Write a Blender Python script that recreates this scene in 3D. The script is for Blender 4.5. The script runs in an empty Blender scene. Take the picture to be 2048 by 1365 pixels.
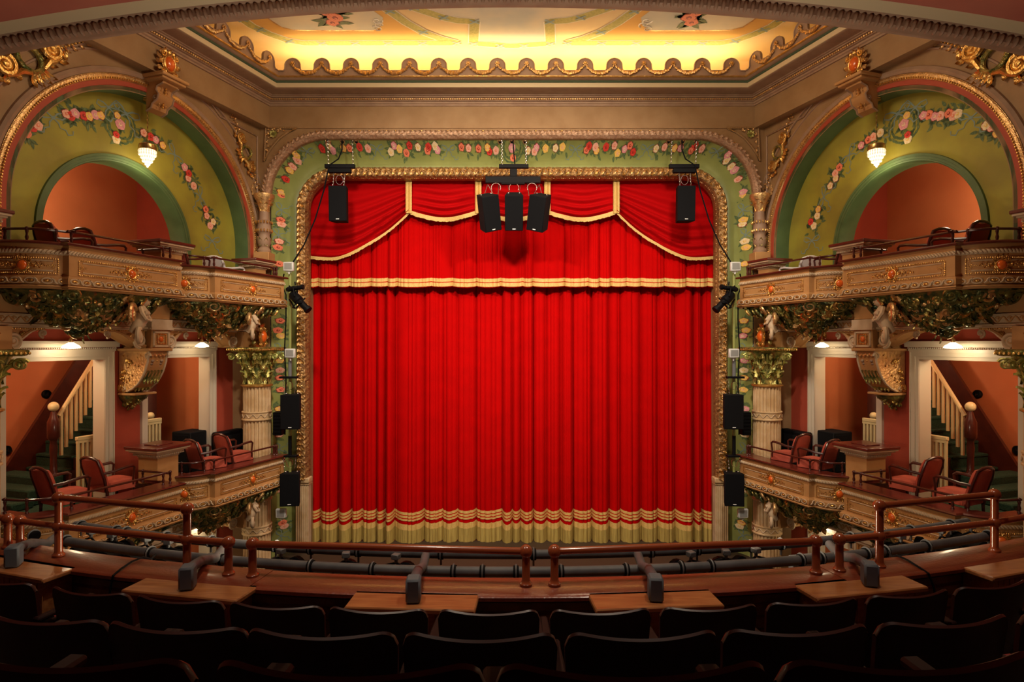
import bpy, math, random
from math import sin, cos, pi, sqrt, radians, atan2
from mathutils import Vector, Matrix
random.seed(7)
SC = bpy.context.scene
COL = SC.collection
# ---------------------------------------------------------------- camera (origin, level, looking along +Y; eye height = z 0)
cam_d = bpy.data.cameras.new('camera'); cam = bpy.data.objects.new('camera', cam_d); COL.objects.link(cam)
cam_d.sensor_width = 36; cam_d.lens = 1200/2048*36; cam_d.shift_y = 4.5/2048; cam_d.clip_start = .05
cam.location = (0, 0, 0); cam.rotation_euler = (pi/2, 0, 0)
SC.camera = cam
# ---------------------------------------------------------------- world, exposure
w = bpy.data.worlds.new('world'); SC.world = w; w.use_nodes = True
bg = w.node_tree.nodes['Background']; bg.inputs[0].default_value = (1, .8, .6, 1); bg.inputs[1].default_value = .02
SC.view_settings.view_transform = 'Standard'; SC.view_settings.look = 'None'
SC.view_settings.exposure = -1.3; SC.view_settings.gamma = 1; SC.view_settings.use_curve_mapping = False
# ---------------------------------------------------------------- lights, some of them added unseen fills
def area(name, loc, target, sx, sy, power, col=(1, .8, .58), spread=None):
    d = bpy.data.lights.new(name, 'AREA'); d.shape = 'RECTANGLE'; d.size = sx; d.size_y = sy; d.energy = power; d.color = col
    if spread: d.spread = radians(spread)
    o = bpy.data.objects.new(name, d); COL.objects.link(o); o.location = loc
    o.rotation_euler = (Vector(target)-Vector(loc)).to_track_quat('-Z', 'Y').to_euler(); o['kind'] = 'structure'
    return o
def point(name, loc, power, col=(1, .78, .5), r=.05):
    d = bpy.data.lights.new(name, 'POINT'); d.energy = power; d.color = col; d.shadow_soft_size = r
    o = bpy.data.objects.new(name, d); COL.objects.link(o); o.location = loc; o['kind'] = 'structure'; return o
def spot(name, loc, target, power, angle, col=(1, .85, .65), r=.1, blend=.6):
    d = bpy.data.lights.new(name, 'SPOT'); d.energy = power; d.color = col; d.shadow_soft_size = r; d.spot_size = radians(angle); d.spot_blend = blend
    o = bpy.data.objects.new(name, d); COL.objects.link(o); o.location = loc
    o.rotation_euler = (Vector(target)-Vector(loc)).to_track_quat('-Z', 'Y').to_euler(); o['kind'] = 'structure'; return o
for sg in (-1, 1):
    area('house_fill', (sg*1.5, 7.2, 5.35), (sg*2.5, 11.5, -1), 1.6, 1.2, 190)  # added main fill, an unseen source high under the ceiling
    area('house_fill', (sg*1.2, 6.9, 5.3), (-sg*5.5, 9.3, 0), 1.6, 1.2, 210, (1, .76, .5))  # second added fill, crossing over to the side walls
    area('stage_flood', (sg*2.6, 6.6, 3.9), (sg*.8, 12.6, -.8), .5, .3, 330, (1, .87, .72), 100)
area('cove_light', (0, 11.62, 4.98), (0, 11.2, 5.6), 8.6, .12, 520, (1, .72, .36))
for sg in (-1, 1):
    o = area('cove_light', (sg*5.15, 9.15, 4.98), (sg*4.7, 9.0, 5.6), .12, 5.0, 330, (1, .72, .36))
    o.rotation_euler = (pi, 0, sg*.31)
for sg in (-1, 1):
    area('balcony_fill', (sg*1.6, 5.0, -1.45), (sg*5.6, 8.6, 1.2), .3, .3, 70, (1, .78, .52))  # added fill by the balcony pipes, brightens side walls and corbels
    area('balcony_fill', (sg*1.2, 5.15, -1.4), (sg*2.2, 6.2, 3.4), .3, .3, 75, (1, .82, .66), 120)  # added upward fill for the near arch and vault edge
    spot('ceiling_downlight', (sg*1.5, 3.35, 3.55), (sg*2.2, 4.3, -1.6), 620, 90, (1, .84, .64), .08)
# ---------------------------------------------------------------- materials
M = {}
def mat(name, col, rough=.6, metal=0, col2=None, scale=8, detail=4, bump=0, bscale=None, emit=None, estr=1, coat=0, stretch=None, spec=None):
    m = bpy.data.materials.new(name); m.use_nodes = True; nt = m.node_tree; b = nt.nodes['Principled BSDF']
    b.inputs['Roughness'].default_value = rough; b.inputs['Metallic'].default_value = metal
    b.inputs['Base Color'].default_value = (*col, 1)
    if spec is not None: b.inputs['Specular IOR Level'].default_value = spec
    if coat: b.inputs['Coat Weight'].default_value = coat; b.inputs['Coat Roughness'].default_value = .12
    if emit: b.inputs['Emission Color'].default_value = (*emit, 1); b.inputs['Emission Strength'].default_value = estr
    if col2 or bump:
        tc = nt.nodes.new('ShaderNodeTexCoord'); mp = nt.nodes.new('ShaderNodeMapping')
        nt.links.new(tc.outputs['Object'], mp.inputs[0])
        if stretch: mp.inputs['Scale'].default_value = stretch
        nz = nt.nodes.new('ShaderNodeTexNoise'); nz.inputs['Scale'].default_value = scale; nz.inputs['Detail'].default_value = detail
        nt.links.new(mp.outputs[0], nz.inputs[0])
        if col2:
            r = nt.nodes.new('ShaderNodeValToRGB'); r.color_ramp.elements[0].position = .35; r.color_ramp.elements[1].position = .65
            r.color_ramp.elements[0].color = (*col, 1); r.color_ramp.elements[1].color = (*col2, 1)
            nt.links.new(nz.outputs[0], r.inputs[0]); nt.links.new(r.outputs[0], b.inputs['Base Color'])
        if bump:
            n2 = nt.nodes.new('ShaderNodeTexNoise'); n2.inputs['Scale'].default_value = bscale or scale*3; n2.inputs['Detail'].default_value = 3
            nt.links.new(mp.outputs[0], n2.inputs[0])
            bp = nt.nodes.new('ShaderNodeBump'); bp.inputs['Strength'].default_value = bump; bp.inputs['Distance'].default_value = .02
            nt.links.new(n2.outputs[0], bp.inputs['Height']); nt.links.new(bp.outputs[0], b.inputs['Normal'])
    M[name] = m; return m
mat('tan_plaster', (.34, .205, .092), .65, 0, (.29, .165, .068), 3, 6, .15, 12)
mat('ochre_plaster', (.50, .265, .095), .6, 0, (.41, .20, .065), 3, 6, .15, 12)
mat('cream_plaster', (.60, .45, .29), .6, 0, (.50, .36, .22), 6)
mat('cream_fascia', (.62, .50, .30), .6)
mat('mauve_plaster', (.37, .24, .15), .6, 0, (.31, .19, .12), 5)
mat('column_cream', (.66, .47, .26), .55, 0, (.56, .36, .17), 6)
mat('gold', (.80, .50, .16), .3, .85, (.62, .34, .09), 14, 3, .5, 30)
mat('antique_gold', (.52, .30, .14), .42, .55, (.75, .48, .2), 18, 3, .6, 30)
mat('bronze_gold', (.60, .36, .16), .36, .7, (.78, .5, .2), 12, 3, .5, 28)
mat('green_gold', (.11, .15, .045), .24, .65, (.58, .44, .13), 11, 4, .5, 30)
mat('lime_gold', (.36, .40, .10), .38, .6, (.66, .55, .2), 13, 4, .4, 30)
mat('dark_green_gilt', (.045, .08, .04), .24, .55, (.26, .23, .06), 9, 4, .5, 30)
mat('gilt_pink', (.50, .31, .19), .45, .3, (.36, .21, .12), 25, 3, .5, 40)
mat('crevice_gilt', (.22, .115, .045), .45, .5, (.45, .26, .09), 20, 3, .5, 40)  # darker base between gilt leaves, crevice shade put into its colour
mat('jewel_orange', (.75, .13, .015), .22, 0, coat=.5)
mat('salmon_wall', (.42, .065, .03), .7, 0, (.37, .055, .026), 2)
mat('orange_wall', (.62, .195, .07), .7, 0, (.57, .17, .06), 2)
mat('ceiling_salmon', (.50, .16, .10), .7, 0, (.45, .13, .085), 2)
mat('red_line', (.40, .06, .025), .6)
mat('arch_green', (.10, .165, .06), .45, 0, (.08, .135, .05), 4)
mat('tympanum_green', (.37, .33, .035), .6, 0, (.27, .225, .03), 1.6, 5)
mat('stage_green', (.30, .33, .095), .42, 0, (.25, .28, .08), 3)
mat('cornice_green', (.07, .11, .06), .5)
mat('white_paint', (.66, .58, .46), .4)
mat('cream_paint', (.72, .58, .30), .35)
mat('dark_wood', (.075, .014, .008), .28, 0, (.05, .009, .006), 6, 4, coat=.4)
mat('ledge_wood', (.13, .02, .012), .3, 0, (.10, .016, .01), 5, coat=.4)
mat('rail_paint', (.30, .065, .022), .22, 0, coat=.6)
mat('ledge_paint', (.24, .048, .02), .28, 0, (.20, .04, .018), 4, 5, .15, 40, coat=.5)
mat('bench_wood', (.42, .17, .055), .4, 0, (.30, .10, .03), 5, 6, coat=.3, stretch=(1, 8, 8))
mat('board_wood', (.26, .10, .03), .35, 0, (.13, .05, .018), 5, 6, .3, 20, coat=.3)
mat('seat_wood', (.050, .009, .005), .4, 0, (.036, .006, .004), 4, coat=.15)
mat('arm_wood', (.02, .004, .003), .7, spec=.2)
mat('seat_velvet', (.22, .015, .015), .8)
mat('iron', (.02, .018, .017), .5)
mat('chair_velvet', (.50, .095, .055), .8, 0, (.42, .075, .045), 4)
mat('green_carpet', (.006, .024, .012), .95, 0, (.016, .06, .03), 55, 2, .4, 90)
mat('black_box', (.006, .006, .007), .8, spec=.15)
mat('black_metal', (.004, .004, .005), .55, spec=.12)
mat('grille_black', (.004, .004, .005), .85, spec=.15)
mat('white_badge', (.8, .8, .8), .5)
mat('chrome', (.7, .7, .7), .25, 1)
mat('pipe_grey', (.11, .115, .125), .55, 0, (.07, .073, .08), 6)
mat('foam_grey', (.115, .135, .16), .6)
mat('flood_white', (.65, .65, .62), .4)
mat('flood_lens', (.38, .38, .36), .3, .3)
mat('blue_gel', (.03, .08, .7), .4)
mat('steel_grey', (.16, .17, .18), .5, .3)
mat('pale_grey', (.60, .59, .57), .35)
mat('velvet_red', (.47, .001, .001), .9, 0, (.42, .001, .001), 3, spec=.05)
mat('velvet_swag', (.40, .002, .003), .9, spec=.05)
mat('gold_braid', (.72, .47, .15), .6, 0, (.60, .37, .10), 60, 2, .3, 120)
mat('gold_fringe', (.50, .36, .09), .7, 0, (.33, .22, .05), 6, 3, .8, 9, stretch=(9, 1, .3))
mat('stage_dark', (.04, .022, .012), .6)
mat('floor_dark', (.03, .02, .015), .8)
mat('lamp_glass', (.9, .85, .75), .3, 0, emit=(1, .80, .50), estr=7)
mat('crystal_glow', (.95, .9, .8), .15, 0, emit=(1, .76, .45), estr=4)
mat('crystal', (.95, .92, .85), .1, 0, emit=(1, .8, .5), estr=1.4)
mat('brass', (.55, .38, .15), .3, .9)
mat('ceiling_cream', (.88, .70, .38), .8, 0, (.84, .64, .33), 1.5)
mat('ceiling_apricot', (.80, .47, .12), .8)
mat('ceiling_sky', (.86, .74, .52), .8, 0, (.56, .58, .52), .8, 5)
mat('laurel', (.42, .40, .10), .7, 0, (.58, .52, .17), 22, 3)
mat('band_white', (.92, .86, .7), .7)
mat('ribbon_blue', (.30, .42, .42), .7)
for i, c in enumerate([(.62, .03, .015), (.78, .20, .10), (.85, .42, .30), (.85, .50, .10), (.80, .62, .36), (.72, .30, .32)]):
    mat('rose_%d' % i, c, .6, 0, tuple(min(1, x*1.25+.03) for x in c), 40)
mat('rose_deep', (.30, .02, .015), .6)
mat('leaf_paint', (.06, .11, .04), .6, 0, (.14, .19, .07), 30)
mat('ribbon_paint', (.20, .28, .25), .6)
# ---------------------------------------------------------------- mesh builder
def wloc(o):
    v = Vector((0, 0, 0))
    while o: v += o.location; o = o.parent
    return v
class MB:
    def __init__(s, xf=None): s.v = []; s.f = []; s.m = []; s.mats = []; s.xf = xf; s.st = []
    def mi(s, m):
        if m not in s.mats: s.mats.append(m)
        return s.mats.index(m)
    def add(s, vs, fs, m):
        b = len(s.v)
        for T in s.st: vs = [T @ Vector(p) for p in vs]
        if s.xf: vs = [s.xf(p) for p in vs]
        s.v.extend([tuple(p) for p in vs]); k = s.mi(m)
        for f in fs: s.f.append([i+b for i in f]); s.m.append(k)
    def grid(s, rows, m, closeu=False, closev=False):
        n = len(rows); k = len(rows[0]); vs = [p for r in rows for p in r]; fs = []
        for i in range(n if closeu else n-1):
            for j in range(k if closev else k-1):
                i2 = (i+1) % n; j2 = (j+1) % k
                fs.append((i*k+j, i*k+j2, i2*k+j2, i2*k+j))
        s.add(vs, fs, m)
    def box(s, a, b, m, bev=0):
        (x0, y0, z0), (x1, y1, z1) = [min(p, q) for p, q in zip(a, b)], [max(p, q) for p, q in zip(a, b)]
        if not bev:
            s.add([(x0, y0, z0), (x1, y0, z0), (x1, y1, z0), (x0, y1, z0), (x0, y0, z1), (x1, y0, z1), (x1, y1, z1), (x0, y1, z1)],
                  [(0, 3, 2, 1), (4, 5, 6, 7), (0, 1, 5, 4), (1, 2, 6, 5), (2, 3, 7, 6), (3, 0, 4, 7)], m); return
        e = bev
        L = []
        for z, q in ((z0, e), (z0+e, 0), (z1-e, 0), (z1, e)):
            L.append([(x0+e, y0+q, z), (x1-e, y0+q, z), (x1-q, y0+e, z), (x1-q, y1-e, z), (x1-e, y1-q, z), (x0+e, y1-q, z), (x0+q, y1-e, z), (x0+q, y0+e, z)])
        s.grid(L, m, closev=True); s.add(L[0], [tuple(range(7, -1, -1))], m); s.add(L[3], [tuple(range(8))], m)
    def lathe(s, prof, c, m, n=16, caps=True):
        rows = [[(c[0]+r*cos(2*pi*j/n), c[1]+r*sin(2*pi*j/n), c[2]+z) for j in range(n)] for r, z in prof]
        s.grid(rows, m, closev=True)
        if caps: s.add(rows[0], [tuple(range(n-1, -1, -1))], m); s.add(rows[-1], [tuple(range(n))], m)
    def tube(s, pts, r, m, n=8, caps=True, closed=False):
        pts = [Vector(p) for p in pts]; N = len(pts); rows = []; up = None
        for i, p in enumerate(pts):
            a = pts[(i-1) % N] if (i > 0 or closed) else p; b = pts[(i+1) % N] if (i < N-1 or closed) else p
            t = (b-a); t = t.normalized() if t.length > 1e-9 else Vector((0, 0, 1))
            if up is None: up = Vector((0, 0, 1)) if abs(t.z) < .9 else Vector((1, 0, 0))
            x = t.cross(up)
            if x.length < 1e-6: x = t.orthogonal()
            x.normalize(); y = x.cross(t).normalized(); up = y
            rr = r[i] if isinstance(r, (list, tuple)) else r
            rows.append([p+x*(rr*cos(2*pi*j/n))+y*(rr*sin(2*pi*j/n)) for j in range(n)])
        s.grid(rows, m, closeu=closed, closev=True)
        if caps and not closed: s.add(rows[0], [tuple(range(n))], m); s.add(rows[-1], [tuple(range(n-1, -1, -1))], m)
    def ball(s, c, r, m, n=6, k=4):
        rx, ry, rz = r if isinstance(r, (tuple, list)) else (r, r, r)
        rows = []
        for i in range(1, k):
            a = pi*i/k; rows.append([(c[0]+rx*sin(a)*cos(2*pi*j/n), c[1]+ry*sin(a)*sin(2*pi*j/n), c[2]-rz*cos(a)) for j in range(n)])
        vs = [p for r_ in rows for p in r_]+[(c[0], c[1], c[2]-rz), (c[0], c[1], c[2]+rz)]; B = len(vs)-2; fs = []
        for i in range(k-2):
            for j in range(n): fs.append((i*n+j, i*n+(j+1) % n, (i+1)*n+(j+1) % n, (i+1)*n+j))
        for j in range(n): fs.append((B, (j+1) % n, j)); fs.append((B+1, (k-2)*n+j, (k-2)*n+(j+1) % n))
        s.add(vs, fs, m)
    def beads(s, pts, r, step, m, closed=False, n=6, k=4):
        pts = [Vector(p) for p in pts]
        if closed: pts.append(pts[0])
        d = 0; nxt = step/2
        for a, b in zip(pts, pts[1:]):
            L = (b-a).length
            while nxt <= d+L and L > 0:
                s.ball(a.lerp(b, (nxt-d)/L), r, m, n, k); nxt += step
            d += L
    def sweep(s, fr, prof, m, relief=None, closed=False, closep=False, caps=False):
        rows = []; L = 0; prev = None; K = len(prof)
        nr = []
        for j in range(K):
            a = prof[max(j-1, 0)]; b = prof[min(j+1, K-1)]; dx, dy = b[0]-a[0], b[1]-a[1]; q = sqrt(dx*dx+dy*dy) or 1
            nr.append((dy/q, -dx/q))
        for p, nv, bv in fr:
            p = Vector(p); nv = Vector(nv); bv = Vector(bv)
            if prev is not None: L += (p-prev).length
            prev = p; row = []
            for j, (a, b) in enumerate(prof):
                if relief:
                    h = relief(L, j/(K-1)); a += nr[j][0]*h; b += nr[j][1]*h
                row.append(p+nv*a+bv*b)
            rows.append(row)
        s.grid(rows, m, closeu=closed, closev=closep)
        if caps:
            s.add(rows[0], [tuple(range(K))], m); s.add(rows[-1], [tuple(range(K-1, -1, -1))], m)
    def leaf(s, p, d, nrm, L, W, m, curl=.5, lobes=3, fold=.25):
        p = Vector(p); d = Vector(d).normalized(); nrm = Vector(nrm); nrm = (nrm-d*nrm.dot(d)).normalized(); x = d.cross(nrm)
        rows = []; N = 8; pos = p.copy(); ang = -curl*.6
        for i in range(N+1):
            t = i/N; w = W*.5*(sin(pi*min(1, t*.86+.12))**.7)*(1-.28*abs(sin(pi*lobes*t)))
            if i == N: w = W*.04
            a = ang+curl*2.2*t*t
            dd = d*cos(a)+nrm*sin(a); nn = nrm*cos(a)-d*sin(a)
            if i: pos = pos+dd*(L/N)
            rows.append([pos+x*(w*k)+nn*(W*fold*(abs(k)-.5)*.6) for k in (-1, -.5, 0, .5, 1)])
        s.grid(rows, m)
    def volute(s, c, u, v, R, m, turns=2, r=.02, n=6, start=0, flip=1, N=None):
        c = Vector(c); u = Vector(u); v = Vector(v); pts = []; rr = []; N = N or int(14*turns)
        for i in range(N+1):
            t = i/N; a = start+flip*2*pi*turns*t; q = R*(1-.85*t)
            pts.append(c+u*(q*cos(a))+v*(q*sin(a))); rr.append(r*(1-.45*t))
        s.tube(pts, rr, m, n); s.ball(c, r*1.3, m); return pts
    def disc(s, pts, m):
        if len(pts) > 12:
            from mathutils.geometry import tessellate_polygon
            s.add(pts, [tuple(t) for t in tessellate_polygon([[Vector(p) for p in pts]])], m)
        else: s.add(pts, [tuple(range(len(pts)))], m)
    def build(s, name, parent=None, loc=None, smooth=True, ang=40, label=None, cat=None, group=None, kind=None):
        if loc is None:
            if parent is None and s.v and kind is None:
                xs, ys, zs = zip(*s.v); loc = Vector(((min(xs)+max(xs))/2, (min(ys)+max(ys))/2, min(zs)))
            else: loc = wloc(parent)
        loc = Vector(loc)
        me = bpy.data.meshes.new(name)
        me.from_pydata([(a-loc.x, b-loc.y, c-loc.z) for a, b, c in s.v], [], s.f)
        for k in s.mats: me.materials.append(M[k])
        me.polygons.foreach_set('material_index', s.m)
        me.update(); me.validate()
        if smooth: me.shade_smooth(); me.set_sharp_from_angle(angle=radians(ang))
        o = bpy.data.objects.new(name, me); COL.objects.link(o)
        o.location = loc-wloc(parent) if parent else loc
        if parent: o.parent = parent
        tag(o, label, cat, group, kind); return o
def tag(o, label=None, cat=None, group=None, kind=None):
    if label: o['label'] = label
    if cat: o['category'] = cat
    if group: o['group'] = group
    if kind: o['kind'] = kind
    return o
def thing(name, loc, label, cat, group=None, rz=0):
    o = bpy.data.objects.new(name, None); COL.objects.link(o); o.location = loc; o.rotation_euler = (0, 0, rz)
    o.empty_display_size = .1
    return tag(o, label, cat, group)
def kids(o): return [c for c in bpy.data.objects if c.parent == o]
def copy_tree(o, parent=None, ch=None):
    ch = ch if ch is not None else CH(o)
    c = o.copy(); COL.objects.link(c); c.parent = parent
    for k, sub in ch: copy_tree(k, c, sub)
    return c
def CH(o): return [(k, CH(k)) for k in kids(o)]
def place(proto, first, loc, rz, label, group=None, used=set(), scale=None):
    o = proto if proto.name not in used else copy_tree(proto)
    used.add(proto.name)
    o.location = loc; o.rotation_euler = (0, 0, rz); o['label'] = label
    if scale: o.scale = scale
    if group: o['group'] = group
    return o
# ---------------------------------------------------------------- frames
class Side:
    def __init__(s, m): s.m = m; s.word = 'left' if m > 0 else 'right'
    def P(s, a, o, z): return Vector((s.m*(-5.65+.3048*a+.9524*o), 9.47+.9524*a-.3048*o, z))
    def xf(s, p): return s.P(p[0], p[1], p[2])
    def rz(s, ang):   # heading in the wall frame (0 = +s, towards stage; 90 = towards the house) -> world z rotation of an object facing +Y
        d = s.P(cos(ang), sin(ang), 0)-s.P(0, 0, 0); return atan2(-d.x, d.y)
    def px(s, x, y, o=0):
        u = (1022-x)/1200; A = -5.65+.9524*o; B = 9.47-.3048*o     # -(A+.3048a) = u (B+.9524a)
        a = (-A-u*B)/(u*.9524+.3048); Y = B+.9524*a
        return a, (687-y)/1200*Y
SL, SR = Side(1), Side(-1)
def fpx(x, y, d): return ((x-1022)/1200*d, (687-y)/1200*d)
def arc(cx, cy, r, a0, a1, n): return [(cx+r*cos(a0+(a1-a0)*i/n), cy+r*sin(a0+(a1-a0)*i/n)) for i in range(n+1)]
def plan_frames(pts, z=0, side=1):
    fr = []; N = len(pts)
    for i, p in enumerate(pts):
        a = pts[max(i-1, 0)]; b = pts[min(i+1, N-1)]
        def nn(q, r):
            dx, dy = r[0]-q[0], r[1]-q[1]; l = sqrt(dx*dx+dy*dy) or 1; return Vector((-dy/l*side, dx/l*side, 0))
        n1 = nn(a, p) if i > 0 else nn(p, b); n2 = nn(p, b) if i < N-1 else n1
        n = n1+n2; n = n.normalized(); c = max(.45, n.dot(n1)); fr.append((Vector((p[0], p[1], z)), n/c, Vector((0, 0, 1))))
    return fr
def resample(pts, step):
    out = [pts[0]]
    for a, b in zip(pts, pts[1:]):
        L = sqrt(sum((q-p)**2 for p, q in zip(a, b))); k = max(1, int(L/step+.5))
        for i in range(1, k+1): out.append(tuple(p+(q-p)*i/k for p, q in zip(a, b)))
    return out
def arch_frames(c, r, zb, n=60, o=0, gap=None):
    """vertical legs from zb to the springing then a half circle, in the wall plane (s,o,z)"""
    fr = []
    k = max(1, int((c[1]-zb)/.06))
    for i in range(k): fr.append(((c[0]-r, o, zb+(c[1]-zb)*i/k), (-1, 0, 0), (0, 1, 0)))
    for i in range(n+1):
        a = pi-pi*i/n; fr.append(((c[0]+r*cos(a), o, c[1]+r*sin(a)), (cos(a), 0, sin(a)), (0, 1, 0)))
    for i in range(k-1, -1, -1): fr.append(((c[0]+r, o, zb+(c[1]-zb)*i/k), (1, 0, 0), (0, 1, 0)))
    return fr
def plate_arch(mb, s0, s1, z0, z1, c, r, zb, o, m):
    xs = sorted(set([s0, s1]+[c[0]-r*cos(pi*i/48) for i in range(49)])); xs = [x for x in xs if s0 <= x <= s1]
    for a, b in zip(xs, xs[1:]):
        mid = (a+b)/2
        def h(x): q = r*r-(x-c[0])**2; return c[1]+sqrt(max(0, q))
        if abs(mid-c[0]) < r:
            mb.add([(a, o, h(a)), (b, o, h(b)), (b, o, z1), (a, o, z1)], [(0, 1, 2, 3)], m)
        else: mb.add([(a, o, z0), (b, o, z0), (b, o, z1), (a, o, z1)], [(0, 1, 2, 3)], m)
TR = [0]
def trim(mb, **k):
    TR[0] += 1; return mb.build('trim_%d' % TR[0], kind='structure', **k)
# painted flowers: S maps (u,v) -> (point, normal)
def paint_disc(mb, S, u, v, r, m, lift, n=10, ph=0, wob=0, sx=1):
    pts = []
    for i in range(n):
        a = 2*pi*i/n+ph; q = r*(1+wob*sin(5*a)); P, N = S(u+q*cos(a)*sx, v+q*sin(a)); pts.append(P+N*lift)
    mb.disc(pts, m)
def paint_leaf(mb, S, u, v, a, L, m='leaf_paint', lift=.004):
    ca, sa = cos(a), sin(a); pts = []
    for t, w in ((0, 0), (.3, .2), (.6, .18), (1, 0), (.6, -.18), (.3, -.2)):
        P, N = S(u+L*(t*ca-w*sa), v+L*(t*sa+w*ca)); pts.append(P+N*lift)
    mb.disc(pts, m)
def paint_rose(mb, S, u, v, r, col, rnd):
    for k in range(4): paint_leaf(mb, S, u, v, rnd.random()*6.28, r*rnd.uniform(1.6, 2.3))
    c = 'rose_%d' % col
    paint_disc(mb, S, u, v, r, 'rose_deep' if rnd.random() < .5 else c, .007, 10, rnd.random(), .08)
    for k in range(5):
        a = k*1.257+rnd.random()*.4; paint_disc(mb, S, u+.42*r*cos(a), v+.42*r*sin(a), r*.5, c, .009+.0004*k, 8, rnd.random())
    paint_disc(mb, S, u, v, r*.36, 'rose_deep' if col in (0, 1) else 'rose_%d' % max(0, col-1), .012, 7)
    paint_disc(mb, S, u+.05*r, v+.08*r, r*.2, c, .014, 6)
def paint_ribbon(mb, S, pts, w, m='ribbon_paint', lift=.005):
    q = pts; L = []; R = []
    for i in range(len(q)):
        a = q[max(0, i-1)]; b = q[min(len(q)-1, i+1)]; dx, dy = b[0]-a[0], b[1]-a[1]; l = sqrt(dx*dx+dy*dy) or 1
        ww = w*(.35+.65*abs(sin(i*1.1+.6))); P, N = S(q[i][0]-dy/l*ww/2, q[i][1]+dx/l*ww/2); L.append(P+N*lift)
        P, N = S(q[i][0]+dy/l*ww/2, q[i][1]-dx/l*ww/2); R.append(P+N*lift)
    mb.grid([L, R], m)
def paint_bow(mb, S, u, v, a, z, rnd):
    ca, sa = cos(a), sin(a)
    def T(p, q): return (u+z*(p*ca-q*sa), v+z*(p*sa+q*ca))
    for sg in (-1, 1):
        paint_ribbon(mb, S, [T(sg*x, y) for x, y in ((0, 0), (.35, .3), (.75, .42), (.9, .15), (.6, -.05), (.2, 0), (0, 0))], .11*z)
        paint_ribbon(mb, S, [T(sg*x, y) for x, y in ((0, 0), (.3, -.3), (.35, -.6), (.7, -.7), (.8, -1.0), (1.15, -.95), (1.2, -.7))], .10*z)
    paint_disc(mb, S, u, v, .12*z, 'ribbon_paint', .006, 7)
def paint_wreath(mb, S, u, v, r, rnd):
    for k in range(26):
        a = 2*pi*k/26
        for q in (.86, 1.12): paint_leaf(mb, S, u+r*q*cos(a), v+r*q*sin(a), a+1.9+rnd.uniform(-.3, .3), r*.42)
# ================================================================ PROSCENIUM WALL, STAGE, CURTAIN
def ppath(a, b, R, zb, nl=24, na=14, nt=44):
    fr = []
    for i in range(nl): fr.append((-a, zb+(b-R-zb)*i/nl, -1, 0))
    for i in range(na): t = pi-pi/2*i/na; fr.append((-a+R+R*cos(t), b-R+R*sin(t), cos(t), sin(t)))
    for i in range(nt): fr.append((-(a-R)+2*(a-R)*i/nt, b, 0, 1))
    for i in range(na): t = pi/2-pi/2*i/na; fr.append((a-R+R*cos(t), b-R+R*sin(t), cos(t), sin(t)))
    for i in range(nl+1): fr.append((a, b-R-(b-R-zb)*i/nl, 1, 0))
    return fr
def pframes(a, b, R, zb, step=None):
    n = 24 if not step else int((b-R-zb)/step)
    fr = ppath(a, b, R, zb, max(2, n), 14 if not step else int(R*1.57/step), 44 if not step else int(2*(a-R)/step))
    return [((x, 0, z), (nx, 0, nz), (0, 1, 0)) for x, z, nx, nz in fr]
FL = -5.64          # orchestra floor
ST = -4.2           # stage floor
# wall
mb = MB(); a, b, R = 4.72, 4.0, 1.12; Y = 11.72
xs = [-5.6, -a]+[-a+R+R*cos(pi-pi/2*i/16) for i in range(1, 17)]; xs = xs+[-x for x in reversed(xs)]
for x0, x1 in zip(xs, xs[1:]):
    def hz(x):
        x = abs(x)
        if x > a-1e-6: return b-R
        return b if x < a-R else b-R+sqrt(max(0, R*R-(x-a+R)**2))
    if abs((x0+x1)/2) > a: mb.add([(x0, Y, FL), (x1, Y, FL), (x1, Y, 4.75), (x0, Y, 4.75)], [(0, 1, 2, 3)], 'tan_plaster')
    else: mb.add([(x0, Y, hz(x0)), (x1, Y, hz(x1)), (x1, Y, 4.75), (x0, Y, 4.75)], [(0, 1, 2, 3)], 'tan_plaster')
wall_front = mb.build('wall_front', kind='structure')
# green cove
def cov_y(t): return 11.74+.46*sin(pi/2*max(0, min(1, t)))
mb = MB(); rows = []
for j in range(11):
    t = j/10; q = ppath(4.71+(4.33-4.71)*t, 3.99+(3.54-3.99)*t, 1.1+(.78-1.1)*t, FL+.2 if t < 2 else 0)
    rows.append([(x, cov_y(t), z) for x, z, _, _ in q])
mb.grid(rows, 'stage_green')
cove = trim(mb)
def cov_t(x, z):
    ax = abs(x)
    if ax > 3.59 and z > 2.83: return (1.125-sqrt((ax-3.59)**2+(z-2.83)**2))/.36
    if z > 2.83: return (3.99-z)/.45
    return (4.71-ax)/.38
def S_cov(x, z):
    e = .01; y = cov_y(cov_t(x, z)); dx = (cov_y(cov_t(x+e, z))-y)/e; dz = (cov_y(cov_t(x, z+e))-y)/e
    return Vector((x, y, z)), Vector((dx, -1, dz)).normalized()
def cov_px(X, Yp):
    d = 11.95
    for _ in range(8):
        x, z = (X-1022)/1200*d, (687-Yp)/1200*d; d = cov_y(cov_t(x, z))
    return x, z
rnd = random.Random(3); mb = MB()
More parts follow.
